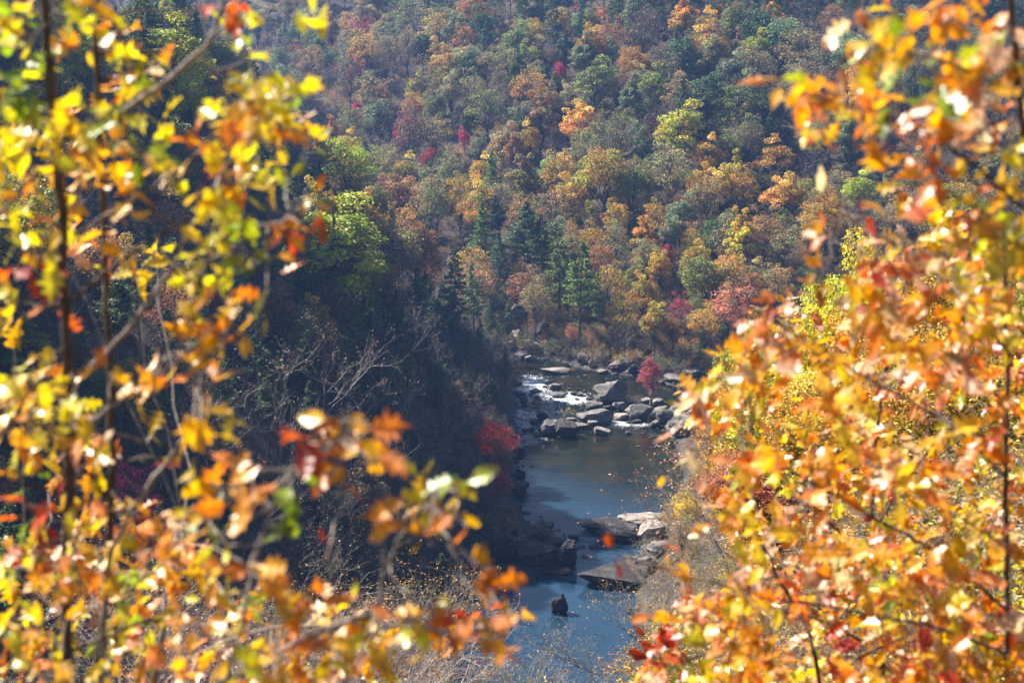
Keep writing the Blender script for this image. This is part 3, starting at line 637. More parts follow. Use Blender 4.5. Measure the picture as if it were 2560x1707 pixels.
for a in [
 (950,75,1.0,16,'tan','broadleaf0'),(885,180,.7,14,'crimson','broadleaf1'),(915,215,.7,15,'grey green','broadleaf2'),(1130,230,1,16,'tan','broadleaf3'),
 (1085,262,1,14,'olive green','broadleaf0'),(1040,215,.9,15,'yellow green','broadleaf1'),(1035,268,.9,14,'orange','broadleaf2'),(1455,66,1,17,'deep green','conifer1'),
 (1478,112,.9,20,'golden','broadleaf3'),(1490,200,1.35,21,'olive green','broadleaf0'),(1530,130,.9,16,'grey green','broadleaf1'),(1590,165,1,16,'orange','broadleaf2'),
 (1765,115,1.4,22,'golden','broadleaf1'),(1705,150,1.1,20,'deep green','broadleaf3'),(1912,78,1.2,19,'deep green','broadleaf2'),(1885,122,1.1,18,'yellow green','broadleaf0'),
 (1830,175,1.2,18,'grey green','broadleaf1'),(1770,240,1.2,17,'deep green','broadleaf3'),(1850,265,1.2,18,'olive green','broadleaf2'),(2010,120,1.5,20,'tan','thinning0'),
 (1700,315,1.35,20,'yellow green','broadleaf0'),(1875,318,1,18,'olive green','upright0'),(1768,378,1.1,15,'orange','broadleaf1'),(1512,435,1.25,20,'golden','broadleaf2'),
 (1372,440,.9,16,'grey green','broadleaf3'),(1752,455,1,14,'golden','broadleaf0'),(1850,460,1.1,16,'orange','thinning1'),(1855,590,1.1,19,'yellow','upright1'),
 (1788,580,.9,12,'deep green','broadleaf2'),(1962,490,1.3,16,'orange','broadleaf3'),(1285,370,.75,19,'rust','upright0'),(1205,425,1,15,'yellow','broadleaf1'),
 (1310,478,1,11,'orange','broadleaf0'),(1322,540,1,12,'salmon','broadleaf2'),(1420,250,.9,15,'tan','broadleaf1'),(1300,300,.9,15,'grey green','broadleaf2'),
 (1180,160,.9,16,'grey green','broadleaf3'),(1250,210,.9,15,'brown','thinning2'),(1075,480,1,16,'tan','thinning1'),(1150,480,1,15,'orange','thinning0'),
 (1640,800,1.0,13,'golden','broadleaf3'),(1610,730,1.0,14,'golden','broadleaf1'),(1590,690,1,12,'olive green','broadleaf0'),(1760,690,1.3,14,'olive green','broadleaf2'),
 (1740,640,1.1,13,'golden','broadleaf0'),(1830,760,1.4,14,'salmon','thinning0'),(1760,800,1.2,12,'orange','thinning1'),(1680,830,1,10,'rust','thinning2'),
 (1700,770,1,11,'crimson','thinning1'),(1620,640,1,12,'tan','broadleaf2'),(1540,600,1.1,14,'tan','thinning0'),(1500,640,1.1,13,'rust','thinning1'),
 (1430,835,.8,7,'salmon','thinning2'),(1480,830,.9,7,'rust','thinning0'),(1650,670,1,12,'golden','broadleaf3'),(1880,690,1.2,13,'tan','broadleaf1'),
 (1960,620,1.2,15,'tan','thinning2'),(2060,560,1.2,15,'orange','broadleaf2'),(2150,470,1.2,15,'yellow green','broadleaf1'),(2120,300,1.2,17,'golden','broadleaf0'),
 # upstream pines at the foot of the far slope
 (1200,580,.9,22,'bright pine green','conifer0'),(1310,590,1,24,'pine green','conifer2'),(1450,690,1.1,23,'bright pine green','conifer0'),(1400,660,1,21,'bright pine green','conifer1'),
 (1135,700,1,19,'pine green','conifer1'),(1185,730,1,17,'bright pine green','conifer0'),(1355,610,.9,20,'pine green','conifer0'),(1250,640,1,17,'pine green','conifer1'),
 (1240,545,.9,17,'pine green','conifer2'),(1490,730,.9,14,'bright pine green','conifer1'),(1225,790,1,11,'pine green','conifer0'),(1270,790,.9,9,'bright pine green','conifer1'),
 # the shaded left spur
 (868,362,1.1,12,'golden','broadleaf1'),(868,415,1.1,13,'yellow green','broadleaf2'),(925,420,1,15,'pine green','conifer1'),(1000,490,1.2,14,'rust','broadleaf3'),
 (1015,560,1,12,'orange','thinning0'),(955,480,1,12,'rust','broadleaf0'),(830,600,1.5,17,'yellow green','broadleaf0'),(985,620,1.1,13,'tan','broadleaf2'),
 (960,690,.9,10,'orange','thinning1'),(1070,450,.9,13,'pine green','conifer2'),(430,120,1.3,17,'yellow green','broadleaf0'),(560,150,1.1,15,'olive green','broadleaf2'),
 (640,215,1.1,14,'pine green','conifer1'),(540,240,1.0,13,'golden','broadleaf1'),(470,255,1,13,'yellow green','broadleaf3'),(700,250,1,13,'golden','broadleaf2'),
 (760,290,1,14,'deep green','conifer1'),(360,60,1,19,'deep green','conifer0'),(300,110,1,15,'deep green','conifer1'),(440,40,1,18,'pine green','conifer2'),
 (480,60,1,15,'pine green','conifer0'),(120,200,1.2,15,'yellow green','broadleaf1'),(230,150,1,14,'yellow green','broadleaf3'),(40,590,1.1,14,'yellow green','broadleaf2'),
 (460,380,1,12,'olive green','broadleaf1'),(340,300,1,13,'deep green','broadleaf0'),(700,660,1,12,'bright pine green','conifer1'),(880,830,1.1,15,'bright pine green','conifer1'),
 (1010,890,.9,12,'bright pine green','conifer0'),(990,800,1,14,'pine green','conifer0'),(1080,800,1,13,'pine green','conifer1'),(1130,770,1,13,'pine green','conifer1'),
 (1200,840,.8,10,'bright pine green','conifer0'),(640,480,1,13,'deep green','conifer1'),(880,300,1,9,'olive green','broadleaf3'),(780,450,1,12,'pine green','conifer0'),
 (700,760,1,11,'rust','thinning0'),(900,740,1,10,'brown','thinning1'),(1050,650,1,10,'crimson','thinning2'),(640,820,1,12,'deep green','conifer1'),
 (760,900,1,12,'deep green','conifer0'),(560,620,.9,11,'rust','thinning0'),(420,560,1,11,'rust','thinning1'),(330,1230,1,10,'magenta','thinning0'),
 (950,980,1,12,'deep green','conifer1'),(1090,960,1,11,'deep green','conifer1'),
 (680,1000,1.0,16,'grey','bare0'),(800,930,1.0,17,'grey','bare1'),(1010,1010,1.0,17,'grey','bare2'),(1120,1000,1.0,12,'grey','bare0'),(600,1080,1,15,'grey','bare1'),
 (740,1080,1,14,'grey','bare2'),(950,1120,1,13,'grey','bare0'),(890,1010,.9,14,'grey','bare2'),(1180,970,.9,10,'tan','bare1'),(1220,1050,.8,8,'golden','bare2'),
 (870,1220,1,9,'tan','bare0'),(1060,1160,1,9,'grey','bare1'),(640,760,1,10,'grey','bare2'),(1110,880,.9,10,'grey','bare1'),
 (860,900,1,12,'bright pine green','conifer1'),(1020,960,.9,10,'bright pine green','conifer0'),(760,820,1,12,'bright pine green','conifer1'),(930,770,.9,12,'bright pine green','conifer0'),(560,960,1,12,'bright pine green','conifer1'),(600,740,1,13,'bright pine green','conifer0'),
 (720,940,1.1,17,'grey','bare2'),(860,1060,1,15,'grey','bare0'),(1070,1060,1,13,'grey','bare1'),(960,900,.9,13,'grey','bare0'),(520,1050,1,15,'grey','bare2'),
 (900,540,1.1,13,'golden','broadleaf1'),(1040,640,1,13,'rust','broadleaf2'),(880,660,1.1,14,'olive green','broadleaf3'),(800,520,1,13,'yellow green','broadleaf1'),
 (1215,900,.8,7,'rust','brush0'),(1240,960,.8,6,'tan','brush1'),(1180,1110,.8,7,'grey','bare0')]:
    stop(*a)
# small hot-coloured trees scattered over the far slope
for px, py, c in [(1612,22,'scarlet'),(1800,14,'scarlet'),(1840,12,'magenta'),(668,134,'magenta'),(793,122,'magenta'),(992,76,'magenta'),(1160,325,'magenta'),(1402,162,'magenta'),
                  (1376,238,'scarlet'),(1630,288,'magenta'),(1465,388,'magenta'),(1500,25,'salmon'),(1448,8,'magenta'),(1190,208,'magenta'),(890,255,'magenta'),(770,135,'salmon'),
                  (1260,95,'crimson'),(960,235,'crimson'),(1070,380,'crimson'),(1700,290,'salmon'),(950,215,'salmon'),(1180,520,'salmon'),(1290,700,'crimson'),(1660,620,'crimson'),(1080,330,'crimson')]:
    stop(px, py, .8, random.uniform(7.5, 9.5), c, random.choice(BROAD[:3]), up=.9)

# ------------------------------------------------------------------ fill the slopes
def near_taken(cells, x, y, d):
    cx, cy_ = int(x // 8), int(y // 8)
    for i in (-1, 0, 1):
        for j in (-1, 0, 1):
            for (a, b) in cells.get((cx + i, cy_ + j), ()):
                if (a - x) ** 2 + (b - y) ** 2 < d * d: return True
    return False
cells = {}
for t in TREES: cells.setdefault((int(t['x'] // 8), int(t['y'] // 8)), []).append((t['x'], t['y']))
def pick(r, table):
    s = sum(w for _, w in table); u = r.random() * s
    for v, w in table:
        u -= w
        if u <= 0: return v
    return table[-1][0]
rr_ = random.Random(3); made = 0
NX = rng.normal(size=(6, 2)) / 55.; NP = rng.uniform(0, 6.28, 6)
for _ in range(36000):
    y = 118 + (800 - 118) * rr_.random() ** .85; x = rr_.uniform(-.42, .46) * y + rr_.uniform(-12, 12)
    z = float(gq(x, y))
    if z < 1.3 or (y < 250 and x > -5 and y < 182 and x > -12): continue
    if y < 300 and x > 6: continue                      # right bank: handled with the nearer plants
    px, py, dep = project(x, y, z + 9)
    if py < -190 or py > 1900: continue
    far = y > 350 - .7 * min(x, 34) + 2 and z > 2 and not (x < -12 and y < 400)
    # behind a rise?
    s = np.linspace(.3, .97, 24); zz = CAM_H + (z + 15 - CAM_H) * s
    if np.any(gq(x * s, y * s) + 7 > zz): continue
    if near_taken(cells, x, y, 5.3 if far else 4.8): continue
    patch = sum(math.sin(NX[i, 0] * x + NX[i, 1] * y + NP[i]) for i in range(6))
    if far:
        up = (850 - py) / 850.0
        if py < 65 + 30 * patch:
            kd, c, h = pick(rr_, [(('con', 'deep green'), 6), (('con', 'pine green'), 3), (('bare', 'grey'), 2), (('thin', 'brown'), 1), (('broad', 'olive green'), 1)]) + (0,)
        elif py < 430:
            kd, c = pick(rr_, [(('bare', 'grey'), 7.5), (('thin', 'brown'), 2.5), (('thin', 'tan'), 2.2), (('thin', 'rust'), .7), (('broad', 'grey green'), 3.4 + 1.2 * (patch > 0)),
                               (('broad', 'olive green'), 1.3), (('broad', 'deep green'), .8), (('con', 'pine green'), 1.1), (('broad', 'orange'), .8), (('thin', 'olive green'), 1.6), (('thin', 'orange'), .7), (('broad', 'tan'), 1.2), (('thin', 'crimson'), .25)])
        elif py < 640:
            kd, c = pick(rr_, [(('thin', 'orange'), .8), (('broad', 'golden'), 2.2), (('thin', 'tan'), 3), (('bare', 'grey'), 4.5), (('thin', 'golden'), 2.4), (('broad', 'olive green'), 1.4),
                               (('broad', 'grey green'), 1.2), (('con', 'bright pine green'), .9), (('thin', 'rust'), .4), (('broad', 'yellow green'), .8), (('thin', 'olive green'), 2.4), (('broad', 'orange'), .6), (('thin', 'brown'), 1)])
        else:
            kd, c = pick(rr_, [(('thin', 'tan'), 3), (('thin', 'golden'), 2), (('bare', 'tan'), 2.5), (('thin', 'rust'), 2), (('con', 'bright pine green'), 1.6 if px < 1500 else .3), (('thin', 'olive green'), 1), (('thin', 'orange'), 1.5)])
        h = rr_.choice([rr_.uniform(9, 13), rr_.uniform(13, 17), rr_.uniform(16, 21)]) * (1.0 if py < 600 else .8)
    else:
        high = z > 46
        if high: kd, c = pick(rr_, [(('con', 'deep green'), 3), (('broad', 'yellow green'), 2.6), (('broad', 'olive green'), 2), (('broad', 'golden'), 1), (('bare', 'grey'), 2), (('thin', 'brown'), 1)])
        elif z > 24: kd, c = pick(rr_, [(('con', 'deep green'), 4.6), (('bare', 'grey'), 2.4), (('thin', 'brown'), 1.2), (('broad', 'olive green'), 1), (('thin', 'rust'), 1.2), (('thin', 'crimson'), .35), (('broad', 'golden'), .4)])
        else: kd, c = pick(rr_, [(('bare', 'grey'), 5), (('con', 'deep green'), 4), (('thin', 'brown'), 1.2), (('bare', 'tan'), 1), (('thin', 'rust'), .5)])
        h = rr_.uniform(9, 14) * (1 if z > 12 else .75)
    k = {'con': CON, 'bare': ['greybare0', 'greybare1', 'greybare2'] + (['bare1'] if rr_.random() < .3 else []), 'thin': THIN, 'broad': BROAD}[kd]
    TREES.append(dict(x=x, y=y, z=z, h=h, w=rr_.uniform(.8, 1.3) if kd != 'con' else rr_.uniform(.85, 1.15), c=c, k=rr_.choice(k), label=None, named=False, nm=None))
    cells.setdefault((int(x // 8), int(y // 8)), []).append((x, y))
print('trees', len(TREES))

def colour_of(c, r):
    b = np.array(PAL[c]); b = b * (1 + r.uniform(-.16, .16)) * np.array([1 + r.uniform(-.1, .1), 1 + r.uniform(-.1, .1), 1])
    return b
def put_tree(t, name, label, cat, group):
    d = KINDS[t['k']]; s = t['h'] / d['h']; r = random.Random(int(t['x'] * 91 + t['y'] * 7))
    e = empty(name, (t['x'], t['y'], t['z']), r.uniform(0, 6.28), (s * t['w'], s * t['w'], s))
    tr = new_obj('trunk', d['trunk'], e)
    if 'crown' in d:
        c = new_obj('crown', d['crown'], e); q = colour_of(t['c'], r); c.color = (q[0], q[1], q[2], 1)
    tag(e, label, cat, group); return e
PAL['shade green'] = (0.03, 0.045, 0.02); PAL['dim brown'] = (0.07, 0.05, 0.035)  # undergrowth hues darkened, the left slope's shade put into their colour
# ------------------------------------------------------------------ single trees and the rest as one mass
for t in TREES:
    t['p'] = project(t['x'], t['y'], t['z'] + t['h'] * .66); t['size'] = t['h'] * F / t['p'][2]
    t['cls'] = 'conifer' if 'conifer' in t['k'] else 'bare' if ('bare' in t['k'] or 'brush' in t['k']) else 'broadleaf'
inview = [t for t in TREES if -40 < t['p'][0] < 2600 and -60 < t['p'][1] < 1640]
single = []
for cls, lim in (('broadleaf', 290), ('conifer', 110), ('bare', 120)):
    g = [t for t in inview if t['cls'] == cls]
    g.sort(key=lambda t: (not t['named'], -t['size'])); single += g[:lim]
ids = {id(t) for t in single}
mass = [t for t in TREES if id(t) not in ids]
print('single', len(single), 'mass', len(mass))
def zone(t):
    px, py, _ = t['p']
    far = t['y'] > 350 - .7 * min(t['x'], 34) and not (t['x'] < -12 and t['y'] < 400)
    if far:
        v = 'near top of' if py < 110 else 'high on' if py < 260 else 'midway up' if py < 450 else 'low on' if py < 640 else 'at the foot of'
        return v + ' sunlit slope'
    z = t['z']
    v = 'atop' if z > 58 else 'high on' if z > 40 else 'midway down' if z > 22 else 'low on' if z > 8 else 'at the foot of'
    return v + ' shaded spur'
SHORT = {'olive green': 'olive', 'deep green': 'dark-green', 'grey green': 'grey-green', 'yellow green': 'yellow-green', 'pine green': 'dark-green', 'bright pine green': 'pale-green', 'grey': 'grey'}
NOUN = {'broadleaf': ('broadleaf_tree', 'tree'), 'conifer': ('pine_tree', 'pine tree'), 'bare': ('bare_tree', 'bare tree')}
def word(t): return SHORT.get(t['c'], t['c'])
labs = {}
P2 = np.array([[t['p'][0], t['p'][1]] for t in single])
for i, t in enumerate(single):
    d = P2 - P2[i]; q = np.abs(d[:, 1]) * 1.5
    L = [j for j in np.argsort(np.hypot(d[:, 0], d[:, 1] * 1.6)) if d[j, 0] < -8][:1]; R = [j for j in np.argsort(np.hypot(d[:, 0], d[:, 1] * 1.6)) if d[j, 0] > 8][:1]
    size = 'tall' if t['h'] > 16.5 else 'small' if t['h'] < 10.5 else ''
    shape = 'thin-leaved ' if 'thinning' in t['k'] else 'narrow ' if 'upright' in t['k'] else ''
    noun = {'broadleaf': shape + 'tree', 'conifer': 'pine', 'bare': 'leafless tree'}[t['cls']]
    base = (size + ' ' + word(t) + ' ' + noun + ' ' + zone(t)).strip()
    nb = lambda j: ('pine' if single[j]['cls'] == 'conifer' else 'bare' if single[j]['cls'] == 'bare' else word(single[j]))
    if L and R: base += ', between %s and %s' % (nb(L[0]), nb(R[0]))
    t['lab'] = base; labs.setdefault(base, []).append(t)
ORD = ['leftmost', 'second from left', 'third from left', 'fourth from left', 'fifth from left', 'sixth from left', 'seventh from left', 'eighth from left']
for b, ts in labs.items():
    if len(ts) > 1:
        ts.sort(key=lambda t: t['p'][0])
        for k, t in enumerate(ts):
            core = b.split(', between')[0]; tail = b[len(core):]
            t['lab'] = (core + tail + ', ' + (ORD[k] if k < len(ORD) - 1 else 'far right'))
def fit(l):
    w_ = l.replace(',', ' ,').split()
    for drop in ('small', 'tall', 'low', 'thin-leaved', 'narrow'):
        if len([q for q in w_ if q != ',']) > 16 and drop in w_[:4]: w_.remove(drop)
    return ' '.join(w_).replace(' ,', ',')
for t in single:
    t['lab'] = fit(t['lab'])
for t in single:
    nm, cat = NOUN[t['cls']]
    put_tree(t, nm, t['lab'], cat, {'broadleaf': 'autumn trees on the gorge slopes', 'conifer': 'pines on the gorge slopes', 'bare': 'leafless trees on the gorge slopes'}[t['cls']])

def scatter_mass(name, items, label, seed=1):
    """one mass of plants: points carrying which kind, size, turn and tint, with the kinds set on them"""
    keys = sorted({t['k'] for t in items}); r = random.Random(seed)
    me = bpy.data.meshes.new(name); me.vertices.add(len(items))
    me.vertices.foreach_set('co', np.array([(t['x'], t['y'], t['z']) for t in items], np.float32).ravel())
    def attr(n, ty, field, arr): a = me.attributes.new(n, ty, 'POINT'); a.data.foreach_set(field, np.asarray(arr).ravel())
    attr('kind_i', 'INT', 'value', np.array([keys.index(t['k']) for t in items], np.int32))
    sc_ = [(t['h'] / KINDS[t['k']]['h'] * t['w'],) * 2 + (t['h'] / KINDS[t['k']]['h'],) for t in items]
    attr('size', 'FLOAT_VECTOR', 'vector', np.array(sc_, np.float32))
    attr('turn', 'FLOAT_VECTOR', 'vector', np.array([(0, 0, r.uniform(0, 6.28)) for _ in items], np.float32))
    attr('tint_i', 'FLOAT_COLOR', 'color', np.array([tuple(colour_of(t['c'], r)) + (1,) for t in items], np.float32))
    o = new_obj(name, me); tag(o, label, None, None, 'stuff')
    pc = bpy.data.collections.new(name + '_kinds')
    for i, k in enumerate(keys):
        po = bpy.data.objects.new('%02d_%s' % (i, k), KINDS[k]['all']); pc.objects.link(po)
    g = bpy.data.node_groups.new(name, 'GeometryNodeTree')
    g.interface.new_socket('Geometry', in_out='INPUT', socket_type='NodeSocketGeometry'); g.interface.new_socket('Geometry', in_out='OUTPUT', socket_type='NodeSocketGeometry')
    gi = g.nodes.new('NodeGroupInput'); go = g.nodes.new('NodeGroupOutput')
    ci = g.nodes.new('GeometryNodeCollectionInfo'); ci.inputs[0].default_value = pc; ci.inputs['Separate Children'].default_value = True; ci.inputs['Reset Children'].default_value = True
    ip = g.nodes.new('GeometryNodeInstanceOnPoints'); ip.inputs['Pick Instance'].default_value = True
    def na(n, ty): q = g.nodes.new('GeometryNodeInputNamedAttribute'); q.data_type = ty; q.inputs[0].default_value = n; return q.outputs[0]
    g.links.new(gi.outputs[0], ip.inputs['Points']); g.links.new(ci.outputs[0], ip.inputs['Instance'])
    g.links.new(na('kind_i', 'INT'), ip.inputs['Instance Index'])
    er = g.nodes.new('FunctionNodeEulerToRotation'); g.links.new(na('turn', 'FLOAT_VECTOR'), er.inputs[0]); g.links.new(er.outputs[0], ip.inputs['Rotation'])
    g.links.new(na('size', 'FLOAT_VECTOR'), ip.inputs['Scale']); g.links.new(ip.outputs[0], go.inputs[0])
    md = o.modifiers.new('scatter', 'NODES'); md.node_group = g
    return o
scatter_mass('forest', mass, 'the rest of the autumn woods, crowns too many to count')

# undergrowth on every slope
und = []; ru = random.Random(9)
for _ in range(19000):
    y = 60 + 700 * ru.random() ** .75; x = ru.uniform(-.40, .42) * y
    z = float(gq(x, y))
    if z < .7 or z > 120: continue
    px, py, dep = project(x, y, z + 2)
    if py < -100 or py > 1850: continue
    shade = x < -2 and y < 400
    c = ru.choice(['tan', 'rust', 'brown', 'golden', 'tan', 'orange']) if not shade else ru.choice(['dim brown', 'shade green', 'dim brown', 'shade green'])  # darker hues on the shaded side, shade carried by colour
    h = ru.uniform(1.6, 3.6) if y < 500 else ru.uniform(2.5, 4.5)
    if y < 175 and 1150 < px < 1700 and ru.random() < .8: continue
    if y < 150: h *= .6
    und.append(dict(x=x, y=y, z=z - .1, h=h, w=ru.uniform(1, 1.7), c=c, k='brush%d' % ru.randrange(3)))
for _ in range(2600):                                    # thick brush along the far bank and the shaded waterline
    if ru.random() < .6: x = ru.uniform(-6, 95); y = 346 - .7 * min(x, 34) + ru.uniform(1, 45)
    else: y = ru.uniform(175, 345); x = float(np.interp(y, [160, 200, 240, 300, 345], [-10, -7, -1, 0, -1])) - ru.uniform(.5, 16)
    z = float(gq(x, y))
    if z < .5: continue
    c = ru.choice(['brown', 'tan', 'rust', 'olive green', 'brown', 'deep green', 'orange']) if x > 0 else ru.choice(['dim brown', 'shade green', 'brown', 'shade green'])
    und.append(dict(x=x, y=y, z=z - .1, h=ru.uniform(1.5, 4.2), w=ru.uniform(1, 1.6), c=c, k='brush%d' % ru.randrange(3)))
for _ in range(1500):                                    # low brush on the near right-hand slope
    y = ru.uniform(9, 62); x = ru.uniform(.07, .75) * y
    z = float(gq(x, y)); top = CAM_H - .40 * y
    h = min(ru.uniform(.9, 2.4), max(.7, top - z if x < .2 * y else 3))
    und.append(dict(x=x, y=y, z=z - .1, h=h, w=ru.uniform(1.1, 1.8), c=ru.choice(['tan', 'orange', 'golden', 'rust', 'yellow green']), k='brush%d' % ru.randrange(3)))
print('undergrowth', len(und))
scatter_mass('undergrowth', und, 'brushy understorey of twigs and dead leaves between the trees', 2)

# ------------------------------------------------------------------ trees one can point at by the river
def single_tree(px, py_foot, h, w, colour, k, name, label, cat='tree', group=None, z0=None, dy=0):
    if z0 is not None: X, Y = on_water(px, py_foot, z0); Z = z0
    else: X, Y = stand(px, py_foot, 0.0, 100); Z = gz(X, Y)
    return put_tree(dict(x=X, y=Y + dy, z=Z - .05, h=h, w=w, c=colour, k=k), name, label, cat, group)
RS = 'salmon'
PAL['maple red'] = (0.6, 0.13, 0.13); PAL['scarlet'] = (0.95, 0.09, 0.05)  # scarlet brightened: sunlight through the shaded maple's leaves put into its colour
single_tree(1625, 1008, 9.4, 1.0, 'maple red', 'maple_small', 'maple_tree', 'small pinkish-red maple growing alone among boulders mid-river', z0=.6)
single_tree(1405, 1068, 4.2, .9, 'yellow', 'sapling_open', 'river_sapling', 'little yellow sapling on a mossy stone in the rapids', z0=.6)
single_tree(1237, 1182, 9.6, 1.2, 'scarlet', 'maple_spread', 'maple_tree', 'bright scarlet maple leaning out over the pool from shade')
single_tree(1224, 1280, 9.0, 1.1, 'crimson', 'maple_spread', 'maple_tree', 'dark crimson maple in shade right below the scarlet one')
single_tree(1362, 862, 2.2, 1.4, 'salmon', 'sapling_open', 'river_shrub', 'faded salmon shrub on the far bank above the slabs', 'shrub')
single_tree(1433, 934, 1.6, 1.4, 'yellow', 'sapling_open', 'river_shrub', 'low yellow tuft behind the long flat pale slab', 'shrub', z0=.1)
single_tree(1590, 1015, 2.4, 1.2, 'grey', 'brush0', 'river_shrub', 'grey twiggy shrub on rocks left of the red maple foot', 'shrub', z0=.8)
single_tree(1660, 1016, 1.7, 1.3, 'grey green', 'sapling_open', 'river_shrub', 'small grey-green shrub right of the red maple foot', 'shrub', z0=.6)
PAL['yellow olive'] = (0.46, 0.36, 0.03)
# ================================================================== NEARER BRUSH: right bank and the slope under the viewer
NEAR = []; rn = random.Random(21); ncell = {}
for _ in range(9000):
    y = rn.uniform(13, 292); x = rn.uniform(-.30, .42) * y
    z = float(gq(x, y))
    if z < .8: continue
    if y > 120 and x < 6: continue
    if y > 190 and float(poly_dist(np.array([x]), np.array([y]), RIVER)[0]) < 6.5: continue
    if y < 120 and x < -14: continue
    if y < 34 and x < .29 * y: continue
    if y < 62 and -.03 * y < x < .16 * y: continue                # open view over the pool
    mid = 1165 < project(x, y, z + 4)[0] < 1665 and y < 185
    if mid and rn.random() < .86: continue
    if x < -.04 * y and y > 75: continue
    px, py, dep = project(x, y, z + 3)
    if not (-60 < px < 2680 and 700 < py < 1900): continue
    if y < 70 and z + 6 > CAM_H - .33 * y and x < .09 * y: continue            # keep the river in sight
    if near_taken(ncell, x, y, 2.9 if y < 120 else 4.0): continue
    ncell.setdefault((int(x // 8), int(y // 8)), []).append((x, y))
    left = px < 1240
    if y < 125 and left: k, c = rn.choice(['near_twigs0', 'near_twigs1', 'near_twigs2', 'near_twigs1']), rn.choice(['tan', 'orange', 'golden', 'rust', 'salmon'])
    elif y < 125: k, c = rn.choice(['near_twigs0', 'near_twigs1', 'near_twigs1', 'near_twigs2']), rn.choice(['orange', 'golden', 'tan', 'salmon', 'golden', 'orange', 'yellow green'])
    else: k, c = rn.choice(['thinning0', 'thinning1', 'bare1', 'near_twigs1', 'near_twigs0', 'broadleaf2']), rn.choice(['orange', 'golden', 'tan', 'salmon', 'rust', 'yellow', 'tan', 'olive green'])
    if mid: k, c = ('near_twigs2' if rn.random() < .8 else 'near_twigs0'), rn.choice(['golden', 'orange', 'yellow green'])
    h = rn.uniform(6.0, 8.5) if y < 80 else rn.uniform(4.5, 6.5) if y < 125 else rn.uniform(4.5, 8.0)
    sight = CAM_H - .43 * y
    if y < 125: h = min(h, max(1.6, (CAM_H - (.425 if 1165 < px < 1300 else .412 if 1165 < px < 1500 else .39 if px < 1950 and px > 1200 and y < 70 else .385 if mid else .36 if px < 1750 else .27) * y) - z))
    NEAR.append(dict(x=x, y=y, z=z - .1, h=h, w=rn.uniform(1, 1.3), c=c, k=k, named=False, px=px, py=py))
for px, py, Y, R_, c, lab in [
    (1975,775,44,170,'yellow olive','yellow-green oak in focus on the right, nearest the river view'),
    (2120,720,42,210,'yellow olive','yellow-green oak in focus behind the blurred leaves, second from the river'),
    (2210,560,47,190,'yellow','tallest yellow tree behind the blurred leaves, left of the dark stem'),
    (2320,660,40,240,'orange','orange-leaved tree close behind the dark right stem'),
    (2480,600,44,230,'golden','golden tree at the right edge behind big blurred leaves'),
    (1885,860,50,140,'orange','orange and yellow tree whose tip touches the river view'),
    (1900,1020,46,170,'golden','golden tree under the yellow-green oak on the right'),
    (2070,1010,38,250,'yellow olive','green-yellow tree deep in the middle of the right thicket'),
    (2270,960,36,260,'orange','orange tree in the middle of the right thicket beside the stem'),
    (2470,1000,37,250,'golden','golden tree at the far right edge, middle height'),
    (1960,1250,44,200,'salmon','salmon-leaved small tree on the right, over the brush'),
    (2190,1270,36,260,'orange','orange tree low in the right-hand thicket'),
    (2430,1320,34,270,'golden','golden tree in the lower right corner')]:
    g = at_dist(px, py, Y); Z = gz(g.x, g.y); h = max(g.z - Z, 5.5)
    NEAR.append(dict(x=g.x, y=g.y, z=Z, h=h, w=(R_ / F * Y / 4.0) / (h / 12.), c=c, k='near_tree%d' % (len(NEAR) % 2), named=True, px=px, py=py, lab=lab))
print('near', len(NEAR))
auto = [t for t in NEAR if not t['named']]; auto.sort(key=lambda t: -t['h'] / t['y'])
keep, rest = auto[:280], auto[280:]
PP = np.array([[t['px'], t['py']] for t in keep]); lb = {}
for i, t in enumerate(keep):
    d = PP - PP[i]; dd = np.hypot(d[:, 0], d[:, 1])
    L = [j for j in np.argsort(dd) if d[j, 0] < -6][:1]; R = [j for j in np.argsort(dd) if d[j, 0] > 6][:1]
    x_ = t['px']; kd = 'half-bare bush' if 'twigs' in t['k'] else 'leafless bush' if 'bare' in t['k'] else 'leafy bush'
    if t['y'] < 125: zn_ = ('at lower left' if x_ < 800 else 'below the shaded spur' if x_ < 1240 else 'before the blue pool' if x_ < 1650 else 'low in the right thicket' if t['py'] > 1250 else 'in the right thicket')
    else: zn_ = 'by the near pool, right bank' if t['py'] > 1400 else 'right bank above the pinkish dome' if t['py'] > 1200 else 'right bank opposite the rapids' if t['py'] > 1000 else 'right bank far upstream'
    b = '%s%s %s %s' % ('tall ' if t['h'] > 5.6 else 'low ' if t['h'] < 3.6 else '', word(t), kd, zn_)
    if L and R: b += ', between %s and %s' % (word(keep[L[0]]), word(keep[R[0]]))
    t['lab'] = b; lb.setdefault(b, []).append(t)
for b, ts in lb.items():
    if len(ts) > 1:
        ts.sort(key=lambda t: t['px'])
        for k, t in enumerate(ts): t['lab'] = b + ', ' + (ORD[k] if k < 7 else 'far right')
for t in keep: put_tree(t, 'autumn_bush', fit(t['lab']), 'bush', 'brush on the near slopes')
for t in NEAR:
    if t['named']: put_tree(t, 'thicket_tree', t['lab'], 'tree', 'trees of the right-hand thicket')
if rest: scatter_mass('brushwood', rest, 'further bushes packed over the near slopes', 5)

